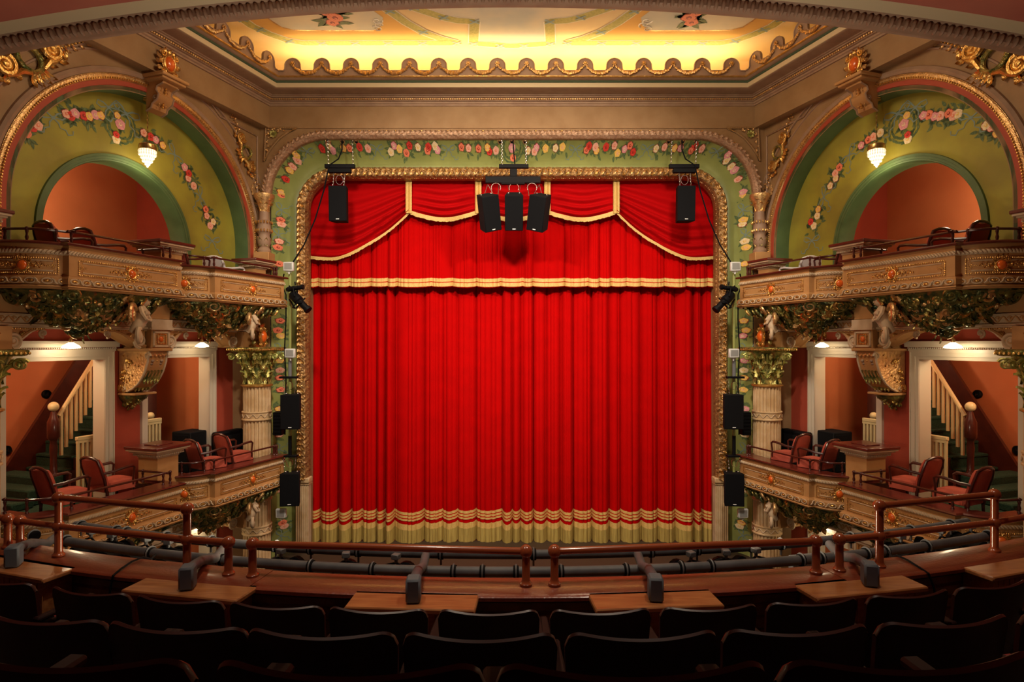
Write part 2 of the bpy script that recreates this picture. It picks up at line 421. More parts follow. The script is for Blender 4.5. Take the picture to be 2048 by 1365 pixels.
top = [(642, 297, 0), (656, 292, 4), (664, 301, 5), (685, 296, 3), (697, 296, 1), (717, 294, 0), (734, 297, 2),
       (780, 304, 4), (786, 291, 5), (797, 298, 3), (811, 306, 1), (817, 291, 0), (834, 294, 4), (853, 301, 1), (855, 294, 0), (868, 292, 4), (873, 300, 5),
       (921, 294, 1), (935, 296, 2), (955, 297, 1), (973, 295, 3), (977, 303, 0), (990, 301, 2),
       (588, 308, 3), (590, 319, 2), (582, 332, 2), (576, 340, 3), (570, 359, 0), (561, 385, 3), (563, 392, 1), (559, 440, 1), (561, 449, 2), (556, 483, 2), (553, 495, 1), (556, 528, 1),
       (559, 612, 2), (558, 642, 1), (553, 661, 1), (560, 672, 3), (557, 722, 3), (558, 741, 2), (557, 756, 1), (559, 780, 1), (556, 818, 3), (556, 870, 2), (560, 915, 1), (558, 980, 2), (563, 1046, 1), (567, 1053, 2)]
for X, Yp, c in top:
    for mx in (0, 1):
        x, z = cov_px(X, Yp); x = -x if mx else x; cc = (c+2*mx) % 6
        paint_rose(mb, S_cov, x, z, .062 if Yp < 700 else .058, cc, rnd)
        for k in range(6): paint_leaf(mb, S_cov, x+rnd.uniform(-.08, .08), z+rnd.uniform(-.08, .08), rnd.random()*6.28, .11)
for X, Yp in [(752, 298), (895, 299), (610, 301), (560, 420), (554, 470), (556, 590), (557, 700), (556, 850), (556, 900), (560, 1072)]:
    for mx in (0, 1):
        x, z = cov_px(X, Yp); paint_bow(mb, S_cov, -x if mx else x, z, 0 if Yp < 310 else 1.57, .15, rnd)
x, z = cov_px(1022, 296); paint_wreath(mb, S_cov, x, z, .2, rnd); paint_rose(mb, S_cov, 0, z, .07, 5, rnd); paint_rose(mb, S_cov, .02, z-.14, .06, 1, rnd)
mb.build('rose_garland_painting', parent=cove, smooth=False)
# round rigging holes at the head of the cove
mb = MB()
for X in (654, 682, 710, 998, 1022, 1048, 1336, 1364, 1392):
    x, z = cov_px(X, 281); paint_disc(mb, S_cov, x, z, .05, 'antique_gold', .006, 14); paint_disc(mb, S_cov, x, z, .035, 'grille_black', .012, 12)
mb.build('rigging_hole', parent=cove, smooth=False)
# leafy gilt mouldings
def leafy(base, prof, m1, m2, zb, k1, amp, leaves, y0, gsz):
    mb = MB(); fr = pframes(*base, zb, step=.03); P = resample(prof, .022)
    mb.sweep(fr, P, m1, relief=lambda L, v: amp*(abs(sin(L*k1+5*v))*.6+.5*abs(sin(L*k1*2.3-7*v))+.35*sin(L*61+v*20))*sin(pi*v))
    L = 0; nxt = 0; prev = None; i = 0
    for p, n, bv in fr:
        p = Vector(p); n = Vector(n)
        if prev is not None: L += (p-prev).length
        prev = p
        if L >= nxt:
            t = Vector((n.z, 0, -n.x)); i += 1; nxt += leaves
            for q, an in gsz:
                base_p = p+n*q; base_p.y = y0-.03
                mb.leaf(base_p, t*cos(an)+n*sin(an), (0, -1, 0), leaves*1.35, leaves*.6, 'gold' if (i*7+int(q*100)) % 5 < 2 and m2 != 'gilt_pink' else m2, .9, 4)
    return mb
mb = leafy((4.70, 3.985, 1.10), [(-.005, 11.76), (0, 11.66), (.05, 11.60), (.10, 11.60), (.145, 11.66), (.16, 11.73)], 'gilt_pink', 'gilt_pink', 2.92, 42, .016, .10, 11.60, ((.06, .6),))
fr = pframes(4.70, 3.985, 1.10, 2.92, step=.03); mb.beads([Vector(p)+Vector(n)*.135+Vector((0, 11.63, 0)) for p, n, _ in fr], .017, .17, 'gold'); trim(mb)
mb = leafy((4.10, 3.31, .60), [(0, 12.22), (.01, 12.10), (.05, 12.0), (.13, 11.97), (.20, 12.02), (.235, 12.12), (.24, 12.2)], 'crevice_gilt', 'bronze_gold', -2.72, 38, .026, .115, 11.97, ((.04, .9), (.11, .35), (.17, -.5)))
fr = pframes(4.10, 3.31, .60, -2.72, step=.05)
for q in (.015, .225): mb.beads([Vector(p)+Vector(n)*q+Vector((0, 12.08, 0)) for p, n, _ in fr], .014, .04, 'bronze_gold', n=5, k=4)
trim(mb)
# reveal + fluted pilasters below the gilt frame
mb = MB(); mb.sweep(pframes(4.10, 3.31, .60, FL+.2), [(.25, 12.22), (.03, 12.22), (.03, 12.26), (.09, 12.30), (.14, 13.1)], 'tan_plaster'); trim(mb)
for sg in (-1, 1):
    mb = MB()
    mb.box((sg*4.09, 12.06, FL+.2), (sg*4.35, 12.22, -2.80), 'cream_plaster')
    for i in range(7): mb.tube([(sg*(4.105+.038*i), 12.055, FL+.3), (sg*(4.105+.038*i), 12.055, -2.86)], .013, 'column_cream', 6)
    mb.box((sg*4.06, 12.0, -2.80), (sg*4.38, 12.22, -2.70), 'column_cream', .01); mb.box((sg*4.07, 12.03, -2.84), (sg*4.37, 12.22, -2.80), 'column_cream')
    trim(mb)
# corner spandrels on the proscenium wall
for sg in (-1, 1):
    mb = MB(); pp = [fpx(x, y, 11.69) for x, y in ((529, 255), (592, 256), (574, 264), (557, 276), (543, 292), (532, 308), (526, 322))]
    T = [Vector((x*-sg if sg > 0 else x, 11.69, z)) for x, z in pp]
    T = [Vector((abs(p.x)*sg, p.y, p.z)) for p in T]
    mb.beads(T, .013, .034, 'gold', closed=True); mb.tube([p+Vector((0, .01, 0)) for p in T], .022, 'tan_plaster', 6, closed=True)
    cx, cz = fpx(545, 268, 11.68); cx = abs(cx)*sg
    for k in range(8): mb.leaf((cx, 11.68, cz), (cos(k*pi/4), 0, sin(k*pi/4)), (0, -1, 0), .09, .06, 'lime_gold', .5)
    mb.ball((cx, 11.67, cz), .03, 'green_gold'); 
    for k in range(16):
        t = k/16; p = T[1].lerp(T[0], .25+t*.7) if k % 2 else T[-1].lerp(T[0], t)
        q = p.lerp(Vector((cx, 11.68, cz)), .35); mb.leaf(q, (sin(k*2.), 0, cos(k*2.)), (0, -1, 0), .06, .035, 'bronze_gold', .6)
    trim(mb)
# stage floor + apron
mb = MB(); pts = [(-4.7, 12.9), (-4.7, 11.72)]+[(x/10, 10.9+.0045*x*x/10) for x in range(-45, 46, 5)]+[(4.7, 11.72), (4.7, 12.9)]
mb.add([(x, y, ST) for x, y in pts]+[(x, y, FL) for x, y in pts], [tuple(range(len(pts)))]+[(i, i+1, i+1+len(pts), i+len(pts)) for i in range(len(pts)-1)], 'stage_dark')
mb.add([(-4.7, 12.85, ST), (4.7, 12.85, ST), (4.7, 15, ST), (-4.7, 15, ST)], [(0, 1, 2, 3)], 'stage_dark')
mb.add([(-5, 13.4, ST-.1), (5, 13.4, ST-.1), (5, 13.4, 4.2), (-5, 13.4, 4.2)], [(0, 1, 2, 3)], 'floor_dark')
mb.build('floor_stage', kind='structure')
mb = MB(); mb.box((-7.6, 4.6, FL-.1), (7.6, 13, FL), 'floor_dark'); mb.build('floor_orchestra', kind='structure')
# ---------------------------------------------------------------- curtains
def folds(width, seed, lo, hi):
    r = random.Random(seed); e = [0]
    while e[-1] < width: e.append(e[-1]+r.uniform(lo, hi)*(1.9 if r.random() < .2 else 1))
    amp = [r.uniform(.55, 1) for _ in e]; ph = [r.uniform(.38, .62) for _ in e]
    def f(x):
        for i in range(len(e)-1):
            if e[i] <= x < e[i+1]:
                t = (x-e[i])/(e[i+1]-e[i]); p = ph[i]; t = t/p*.5 if t < p else .5+(t-p)/(1-p)*.5
                return amp[i]*(sin(pi*t)**.55)
        return 0
    return f
def drape(name, x0, x1, y, zs, mats, f, A, g=None, nx=900, hem=None, parent=None, wav=.07, zr=7.8, **kw):
    mb = MB(); cols = [x0+(x1-x0)*i/nx for i in range(nx+1)]; F = [f(c-x0) for c in cols]; G = [g(c-x0) for c in cols] if g else [0]*len(cols)
    rows = []
    for z in zs:
        t = (zs[0]-z)/(zs[0]-zs[-1]); am = A*(.55+.45*(3.6-z)/7.8)
        rows.append([(c, y-am*F[i]-.22*am*G[i], z+(hem(i, t) if hem else 0)-wav*(F[i]-.5)*((3.6-z)/zr)**2) for i, c in enumerate(cols)])
    for r0, r1, m in zip(rows, rows[1:], mats): mb.grid([r0, r1], m)
    return mb.build(name, parent=parent, ang=80, **kw)
cur = thing('stage_curtain', (0, 12.75, ST), 'tall red velvet house curtain hanging in deep folds across the stage opening', 'curtain')
f1 = folds(8.8, 11, .17, .40); f2 = folds(8.8, 5, .08, .16)
zsm = [3.6, 2.5, 1.5, .5, -.5, -1.5, -2.5, -3.2, -3.50]
drape('velvet', -4.35, 4.35, 12.86, zsm+[-4.22], ['velvet_red']*9, f1, .26, f2, parent=cur)
zz = [-3.54, -3.595, -3.615, -3.66, -3.68, -3.72]
drape('hem_braid', -4.35, 4.35, 12.848, zz, ['gold_braid', 'velvet_red', 'gold_braid', 'velvet_red', 'gold_braid'], f1, .26, f2, parent=cur)
# same y profile as the velvet at this height
rr = random.Random(9); rag = [rr.uniform(-.018, .0) for _ in range(901)]
drape('fringe', -4.35, 4.35, 12.844, [-3.79, -3.84, -3.91, -4.04, -4.20], ['gold_braid', 'gold_braid', 'gold_fringe', 'gold_fringe'], f1, .26, f2, parent=cur, hem=lambda i, t: rag[i] if t > .99 else 0)
val = thing('curtain_valance', (0, 12.42, 1.17), 'short red velvet valance with a double gold band along its lower edge', 'valance')
g1 = folds(8.8, 21, .2, .5); g2 = folds(8.8, 8, .05, .12)
drape('velvet', -4.3, 4.3, 12.60, [3.6, 2.8, 2.0, 1.35, 1.17], ['velvet_red']*4, g1, .20, g2, parent=val, wav=.045, zr=2.4)
drape('gold_band', -4.3, 4.3, 12.582, [1.355, 1.282, 1.265, 1.185], ['gold_braid', 'velvet_red', 'gold_braid'], g1, .20, g2, parent=val, wav=.045, zr=2.4)
def swag(x0, x1, bot, y, label, nf, side=0):
    """bot(u) -> z of the lower edge; folds follow the lower edge"""
    mb = MB(); z1 = 3.5; nu, nv = 60, 60; rows = []
    for j in range(nv+1):
        v = j/nv; row = []
        for i in range(nu+1):
            u = i/nu; x = x0+(x1-x0)*u; zb = bot(u)
            e = sin(pi*u)**.6 if not side else (sin(pi*min(1, (u if side > 0 else 1-u)*.5+.0))**.0)*(1-(u if side < 0 else 1-u)**6*.8)
            z = z1+(zb-z1)*(v**.9); dep = .045*e*sin(2*pi*nf*v**1.3+.6*sin(9*u))*(.4+v)-.03*sin(pi*u)*v
            row.append((x, y-dep-.07*v, z))
        rows.append(row)
    mb.grid(rows, 'velvet_swag')
    c = thing('curtain_swag', ((x0+x1)/2, y, bot(.5)), label, 'curtain swag', 'gathered swags across the head of the curtain')
    mb.build('velvet', parent=c, ang=80)
    mb = MB(); L = rows[-1]; r = random.Random(4)
    L = [tuple(p) for p in resample(L, .02)]
    mb.grid([[(x, yy-.012, z+.035) for x, yy, z in L], [(x, yy-.02, z-.0) for x, yy, z in L], [(x, yy-.014, z-.045-r.uniform(0, .016)) for x, yy, z in L]], 'gold_braid'); mb.build('fringe', parent=c, ang=80); return c
YS = 12.36; k = YS/1200
X = lambda p: (p-1022)*k
Z = lambda p: (687-p)*k
lab = ['large red corner swag at the left end of the pelmet, sweeping down to the side', 'short red swag hanging left of the central loudspeaker cluster', 'short red swag hanging directly behind the central loudspeaker cluster',
       'short red swag hanging right of the central loudspeaker cluster', 'large red corner swag at the right end of the pelmet, sweeping down to the side']
def sidebot(u): # u 0 at outer end .. 1 at jabot
    return Z(513+4*sin(pi*min(1, u*1.6))*(u < .62)-88*max(0, (u-.25)/.75)**1.75)
midbot = lambda u: Z(424+15*sin(pi*u)**.8)
swag(X(606), X(817), sidebot, YS, lab[0], 6.5, 1)
swag(X(817), X(955), midbot, YS, lab[1], 5); swag(X(955), X(1092), midbot, YS, lab[2], 5); swag(X(1092), X(1230), midbot, YS, lab[3], 5)
swag(X(1230), X(1440), lambda u: sidebot(1-u), YS, lab[4], 6.5, -1)
for i, p in enumerate((817, 955, 1092, 1229)):
    mb = MB(); xc = X(p); rows = []
    for z in [Z(362), Z(380), Z(400), Z(420), Z(429)]:
        rows.append([(xc-.065+.13*j/12, YS-.10-.02*abs(sin(j*1.35)), z) for j in range(13)])
    mb.grid(rows, 'gold_braid'); mb.build('curtain_braid', ang=70, label=['vertical gold braid dividing the left corner swag from the next one', 'vertical gold braid just left of the central loudspeakers', 'vertical gold braid just right of the central loudspeakers', 'vertical gold braid dividing the right corner swag from the next one'][i], cat='curtain braid', group='gold braids between the swags')
# ================================================================ CORNICE + CEILING
def friezeline(off=0, y0=4.6):
    q = sqrt(1+.32**2); P = []
    # inner offset 'off' from the frieze plane (side plane at o=.2, front plane y=11.7)
    yc = 11.7-off; xa = 8.68-.32*yc-(.2+off)*q*1.0
    xb = 8.68-.32*y0-(.2+off)*q
    return [(-xb, y0), (-xa, yc), (xa, yc), (xb, y0)]
mb = MB(); fr = plan_frames(friezeline(), 0, -1)
mb.sweep(fr, [(-.30, 4.2), (-.0, 4.2), (0, 4.26), (0, 4.62)], 'tan_plaster')
mb.build('wall_frieze', kind='structure')
mb = MB()
mb.sweep(fr, [(0, 4.62), (.025, 4.625), (.03, 4.65), (.05, 4.665), (.055, 4.69), (.085, 4.70), (.085, 4.755), (.11, 4.76), (.115, 4.775), (.14, 4.785), (.145, 4.80)], 'mauve_plaster')
mb.sweep(fr, [(.145, 4.80), (.20, 4.805), (.34, 4.815), (.37, 4.83)], 'mauve_plaster')
mb.sweep(fr, [(.37, 4.83), (.385, 4.835), (.385, 4.915)], 'cream_fascia')
mb.sweep(fr, [(.385, 4.915), (.40, 4.92), (.41, 4.935), (.405, 4.95)], 'cornice_green')
mb.sweep(fr, [(.405, 4.95), (.43, 4.955), (.45, 4.975), (.47, 4.98)], 'mauve_plaster')
mb.sweep(fr, [(.47, 4.98), (.50, 4.985), (.505, 5.0), (.48, 5.005)], 'gold')
mb.sweep(fr, [(.48, 5.005), (.3, 5.0), (-.5, 4.9)], 'ceiling_cream')
trim(mb)
mb = MB()
for off, z, r, st in ((.10, 4.728, .02, .043), (.032, 4.672, .009, .03)):
    mb.beads([(x, y, z) for x, y in friezeline(off)], r, st, 'bronze_gold', n=6, k=4)
trim(mb)
# scalloped lambrequin
L5 = friezeline(.5); mb = MB(); orn = MB()
def lob(t):
    t = abs(t-.273); w = .145
    if t >= w+.02: return .1
    if t >= w: return .1+.03*(1-(t-w)/.02)
    return .185+sqrt(max(0, w*w-t*t))
for seg, (p, q) in enumerate(zip(L5, L5[1:])):
    p = Vector((*p, 0)); q = Vector((*q, 0)); L = (q-p).length; d = (q-p)/L; n = Vector((d.y, -d.x, 0))
    rev = seg == 0; N = int(L/.546)
    if seg == 1: pitch = L/16; N = 16
    else: pitch = .546
    for i in range(N+ (0 if seg == 1 else 1)):
        sub = [0]+[.273+s*w for s, w in ((-1, .17), (-1, .145), (-1, .14), (-1, .125), (-1, .1), (-1, .06), (0, 0), (1, .06), (1, .1), (1, .125), (1, .14), (1, .145), (1, .17))]+[.546]
        def PP(t, z, oo): 
            s = (i*pitch+t*pitch/.546); s = L-s if rev else s
            return p+d*s+n*oo+Vector((0, 0, 4.995+z))
        if i*pitch+pitch > L+.01: continue
        f0 = [PP(t, 0, 0) for t in sub]; f1_ = [PP(t, lob(t), .02*lob(t)/.3) for t in sub]; b1 = [PP(t, lob(t), -.03) for t in sub]; b0 = [PP(t, 0, -.04) for t in sub]
        f2_ = [PP(t, lob(t)*.5, .0) for t in sub]
        mb.grid([b0, b1], 'mauve_plaster'); mb.grid([b1, f1_], 'mauve_plaster'); mb.grid([f1_, f2_, f0], 'mauve_plaster')
        mb.tube([PP(t, lob(t)-.012, .02) for t in sub], .012, 'mauve_plaster', 5, caps=False)
        c = PP(.273, .215, .035)
        for k in range(6): orn.ball(c+d*(.03*cos(k*1.047))+Vector((0, 0, .03*sin(k*1.047))), .018, 'bronze_gold')
        orn.ball(c+n*.015, .02, 'gold')
        if i < N-1 or seg != 1:
            r5 = random.Random(i*7+seg)
            for k in range(25):
                t = k/24; th = .018+.016*sin(pi*t)
                orn.ball(PP(.273+.546*t, .20-.165*sin(pi*t)**.75, .03)+Vector((r5.uniform(-1, 1), r5.uniform(-1, 1), r5.uniform(-1, 1)))*.008, th, 'bronze_gold' if k % 3 else 'gold', 5, 4)
trim(mb); trim(orn)
# ceiling with its painting
ZC = 5.6
mb = MB(); mb.add([(-7, 3.5, ZC), (7, 3.5, ZC), (7, 12.0, ZC), (-7, 12.0, ZC)], [(0, 1, 2, 3)], 'ceiling_cream')
mb.sweep(plan_frames(friezeline(), 0, -1), [(-.5, 4.85), (-.5, 5.2), (-.46, 5.38), (-.37, 5.52), (-.2, 5.6), (-.1, 5.605)], 'ceiling_cream')
def CP(x, y, lift=0): d = ZC*1200/(687-y); return Vector(((x-1022)/1200*d, d, ZC-lift))
def band(pts, w, lift, m, mirror=True):
    P = [CP(*p) for p in pts]
    for sg in ((1, -1) if mirror else (1,)):
        fr = plan_frames(resample([(sg*p.x, p.y) for p in P], .12), ZC-lift, 1); mb.grid([[p-n*w/2 for p, n, _ in fr], [p+n*w/2 for p, n, _ in fr]], m)
def poly(pts, lift, m, mirror=True):
    P = [CP(*p) for p in pts]
    for sg in ((1, -1) if mirror else (1,)): mb.disc([Vector((sg*p.x, p.y, ZC-lift)) for p in P], m)
cen = [(560, -70), (700, -12), (772, 2), (825, 14), (855, 24), (885, 34), (913, 40), (947, 42), (945, 86), (1022, 91)]
cen2 = cen+[(2044-x, y) for x, y in reversed(cen[:-1])]
poly(cen2, .006, 'ceiling_sky', False)
left = [(650, -40), (720, -5), (772, 17), (810, 44), (844, 63), (878, 76), (912, 85), (850, 85), (700, 85), (605, 85), (571, 79), (537, 67), (502, 51), (478, 34), (440, 0), (430, -40)]
poly(left, .006, 'ceiling_apricot')
poly([(560, -30), (500, 0), (520, 24), (540, 40), (560, 53), (585, 59), (650, 60), (745, 60), (762, 48), (764, 34), (742, 18), (700, -5), (660, -30)], .010, 'ceiling_sky')
for w, l, m in ((.21, .009, 'band_white'), (.17, .012, 'laurel')):
    band(cen[:8], w, l, m); band(cen[7:9], w, l+.0012, m); band([(945, 86), (1022, 91), (1099, 86)], w, l+.0004, m, False)
    band(left[:7], w, l, m); band(left[6:15], w, l+.0015, m)
band([(500, 0), (520, 24), (540, 40), (560, 53), (585, 59), (650, 60), (745, 60)], .035, .012, 'antique_gold')
for x, y in [(947, 42), (945, 86), (885, 34), (998, 90), (825, 14), (912, 85), (844, 63), (777, 21), (843, 85), (774, 85), (708, 85), (642, 85), (576, 81), (518, 58), (482, 38)]:
    c = CP(x, y)
    for sg in (1, -1):
        for a in (.6, -.6, 2.5, -2.5):
            e = Vector((sg*c.x, c.y, ZC-.016-.0007*(a+3))); dv = Vector((cos(a), sin(a), 0)); pv = Vector((-dv.y, dv.x, 0))*.018
            mb.disc([e-pv, e+dv*.1-pv, e+dv*.1+pv, e+pv], 'ribbon_blue')
def S_ceil(u, v): return Vector((u, v, ZC)), Vector((0, 0, -1))
rnd = random.Random(12)
for sg in (-1, 1):
    for X_, Y_, r in ((668, 33, .14), (663, 43, .12), (652, 24, .11)):
        c = CP(X_, Y_); mb2 = mb
        def S_c2(u, v): P, N = S_ceil(u, v); return P-Vector((0, 0, .012)), N
        paint_rose(mb, S_c2, c.x*sg*-1, c.y, r, 1, rnd)
        for k in range(5): paint_leaf(mb, S_c2, c.x*sg*-1+rnd.uniform(-.2, .2), c.y+rnd.uniform(-.15, .15), rnd.random()*6.28, .25)
    for k in range(3):
        c = CP(752+6*(k % 2), 40+8*k, .015); mb.volute((c.x*sg*-1, c.y, ZC-.015), (1, 0, 0), (0, 1, 0), .10, 'band_white', 1.2, .012, 4, k*2)
mb.build('ceiling', kind='structure', ang=30)
# ================================================================ NEAR CEILING ARCH (edge of the balcony vault)
def za(x): return 3.575-.0172*x*x
def aframes(step=.1):
    n = int(12.4/step); fr = []
    for i in range(n+1):
        x = -6.2+12.4*i/n; s = -.0344*x; l = sqrt(1+s*s); fr.append(((x, 0, za(x)), (-s/l, 0, 1/l), (0, 1, 0)))
    return fr
mb = MB(); fr = aframes()
mb.sweep(fr, [(.35, 6.45), (.02, 6.42), (.0, 6.33), (.03, 6.27), (.10, 6.26), (.11, 6.22)], 'mauve_plaster')
mb.sweep(fr, [(.11, 6.22), (.125, 6.19), (.15, 6.14), (.155, 6.10)], 'cream_fascia'); mb.sweep(fr, [(.155, 6.10), (.19, 6.0), (.22, 5.86), (.22, 5.8)], 'ceiling_salmon')
trim(mb)
mb = MB(); n = 160
for i in range(n+1):
    x = -6.1+12.2*i/n; s = -.0344*x; c = Vector((x, 6.275, za(x)+.05)); mb.st = [Matrix.Translation(c) @ Matrix.Rotation(-math.atan(s), 4, 'Y') @ Matrix.Rotation(.35, 4, 'X')]
    mb.ball((0, 0, 0), (.027, .045, .058), 'mauve_plaster', 8, 6)
mb.st = []; trim(mb)
mb = MB(); mb.grid([[(p[0], 5.8, p[2]+.22) for p, _, _ in fr], [(p[0], -3.0, p[2]+.9) for p, _, _ in fr]], 'ceiling_salmon')
mb.grid([[(p[0], 6.45, p[2]+.35) for p, _, _ in fr], [(p[0], 6.45, 5.6) for p, _, _ in fr]], 'tan_plaster')
mb.build('ceiling_balcony', kind='structure')
for sg, wd in ((-1, 'left'), (1, 'right')):
    mb = MB(); mb.add([(sg*6.2, -3, -3), (sg*6.2, 4.9, -3), (sg*6.2, 4.9, 4.3), (sg*6.2, -3, 4.3)], [(0, 1, 2, 3)], 'salmon_wall'); mb.build('wall_balcony_'+wd, kind='structure')
mb = MB(); mb.add([(-6.2, -3, -3), (6.2, -3, -3), (6.2, -3, 4.6), (-6.2, -3, 4.6)], [(0, 1, 2, 3)], 'salmon_wall'); mb.build('wall_back', kind='structure')
# ================================================================ SIDE WALLS, BOXES, COLUMNS
AC = (0, 1.8)
def lfr(p, t, n, z=(0, 0, 1)):
    t = Vector(t).normalized(); n = Vector(n).normalized(); z = Vector(z)
    return Matrix(((t.x, n.x, z.x, p[0]), (t.y, n.y, z.y, p[1]), (t.z, n.z, z.z, p[2]), (0, 0, 0, 1)))
class Along:
    def __init__(s, pts):
        s.p = [Vector(q) for q in pts]; s.L = [0]
        for a, b in zip(s.p, s.p[1:]): s.L.append(s.L[-1]+(b-a).length)
    def at(s, l):
        l = max(0, min(s.L[-1]-1e-6, l))
        for i in range(len(s.L)-1):
            if l <= s.L[i+1]: break
        a, b = s.p[i], s.p[i+1]; t = (b-a).normalized(); return a+t*(l-s.L[i]), t
def cartouche(gold, jew, M4, R, h=1.25, jm='jewel_orange'):
    """local frame x = right, y = outwards, z = up"""
    gold.st.append(M4); jew.st.append(M4)
    jew.ball((0, R*.12, 0), (R*.46, R*.30, R*.46*h), jm, 16, 10)
    gold.tube([(R*.52*cos(a), R*.12, R*.52*h*sin(a)) for a in [2*pi*i/20 for i in range(20)]], R*.09, 'gold', 6, closed=True)
    gold.ball((0, .0, 0), (R*.66, R*.14, R*.66*h), 'gold', 14, 8)
    for sg in (-1, 1):
        gold.volute((sg*R*.62, R*.12, R*.55*h), (sg, 0, 0), (0, 0, 1), R*.26, 'gold', 1.3, R*.08, 5, 2.6)
        gold.volute((sg*R*.60, R*.12, -R*.60*h), (sg, 0, 0), (0, 0, -1), R*.24, 'gold', 1.3, R*.08, 5, 2.6)
        gold.leaf((sg*R*.55, R*.08, 0), (sg, 0, .1), (0, 1, 0), R*.55, R*.4, 'gold', .6)
        gold.leaf((sg*R*.3, R*.1, R*.6*h), (sg*.4, 0, 1), (0, 1, 0), R*.5, R*.32, 'gold', .7)
        gold.leaf((sg*R*.2, R*.1, -R*.6*h), (sg*.3, 0, -1), (0, 1, 0), R*.5, R*.3, 'gold', .7)
    gold.leaf((0, R*.12, R*.6*h), (0, 0, 1), (0, 1, 0), R*.5, R*.45, 'gold', .9)
    gold.st.pop(); jew.st.pop()
def spray(mb, M4, L, m='gold', sg=1, seed=1):
    r = random.Random(seed); mb.st.append(M4)
    for k in range(6):
        t = k/5; q = sg*(L*t)
        mb.leaf((q, .005, .012*sin(k*2.2)), (sg*1, 0, (.9 if k % 2 else -.9)), (0, 1, 0), L*.34*(1-.5*t), L*.2*(1-.5*t), m, .7)
        mb.ball((q+sg*L*.08, .012, -.010 if k % 2 else .010), L*.07*(1-.4*t), m)
    mb.st.pop()
def bez(p0, p1, p2, n=12): return [tuple((1-t)**2*a+2*t*(1-t)*b+t*t*c for a, b, c in zip(p0, p1, p2)) for t in [i/n for i in range(n+1)]]
BP = [bez((-2.30, .0), (-2.26, .60), (-1.90, .68))+[(-1.895, .78), (-.25, .79), (-.24, .02)],
      bez((.08, .0), (.09, .60), (.50, .61))+[(.505, .71), (2.16, .73), (2.16, .47)]]
def figure(mb, M4, k=1):
    mb.st.append(M4 @ Matrix.Scale(k, 4)); c = 'carved'
    m = 'cream_plaster'
    mb.tube([(-.02, .02, -.16), (-.03, .07, -.10), (0, .10, -.03), (.03, .10, .05), (.05, .09, .10)], [.035, .055, .062, .058, .03], m, 10)   # torso
    mb.ball((.075, .11, .155), (.045, .05, .055), m, 12, 9)                                      # head
    mb.ball((.075, .158, .15), .011, m); mb.ball((.075, .15, .125), (.018, .01, .006), m)          # nose, mouth
    for sg in (-1, 1):
        mb.ball((.075+sg*.018, .152, .165), .008, 'stage_dark', 6, 5); mb.ball((.01+sg*.028, .145, .03), .026, m, 8, 6)
        mb.tube([(.03+sg*.055, .10, .085), (.03+sg*.10, .12, .03), (.03+sg*.09, .15, -.03), (.02+sg*.04, .17, -.04)], [.024, .022, .018, .014], m, 7)
        for f in range(4): mb.tube([(.02+sg*.04, .17, -.04), (.02+sg*(.02-.008*f), .185, -.05+.007*f)], .006, m, 5)
        mb.leaf((.03+sg*.05, .03, .08), (sg*.8, 0, .7), (0, 1, 0), .22, .12, 'bronze_gold', .7, 4)
        mb.leaf((.03+sg*.05, .03, .03), (sg*1, 0, .1), (0, 1, 0), .24, .12, 'bronze_gold', .8, 4)
    r = random.Random(5)
    for q in range(22):
        a = r.random()*6.28; b = r.uniform(.2, 1.5); mb.ball((.075+.05*cos(a)*sin(b), .085+.03*sin(a), .165+.055*cos(b)), .018, 'mauve_plaster', 6, 5)
    mb.volute((-.04, .09, -.20), (1, 0, 0), (0, 0, 1), .085, m, 1.6, .026, 8, 1.2)
    mb.volute((-.13, .05, .02), (1, 0, 0), (0, 0, 1), .10, 'bronze_gold', 1.5, .028, 8, .4)
    mb.st.pop()
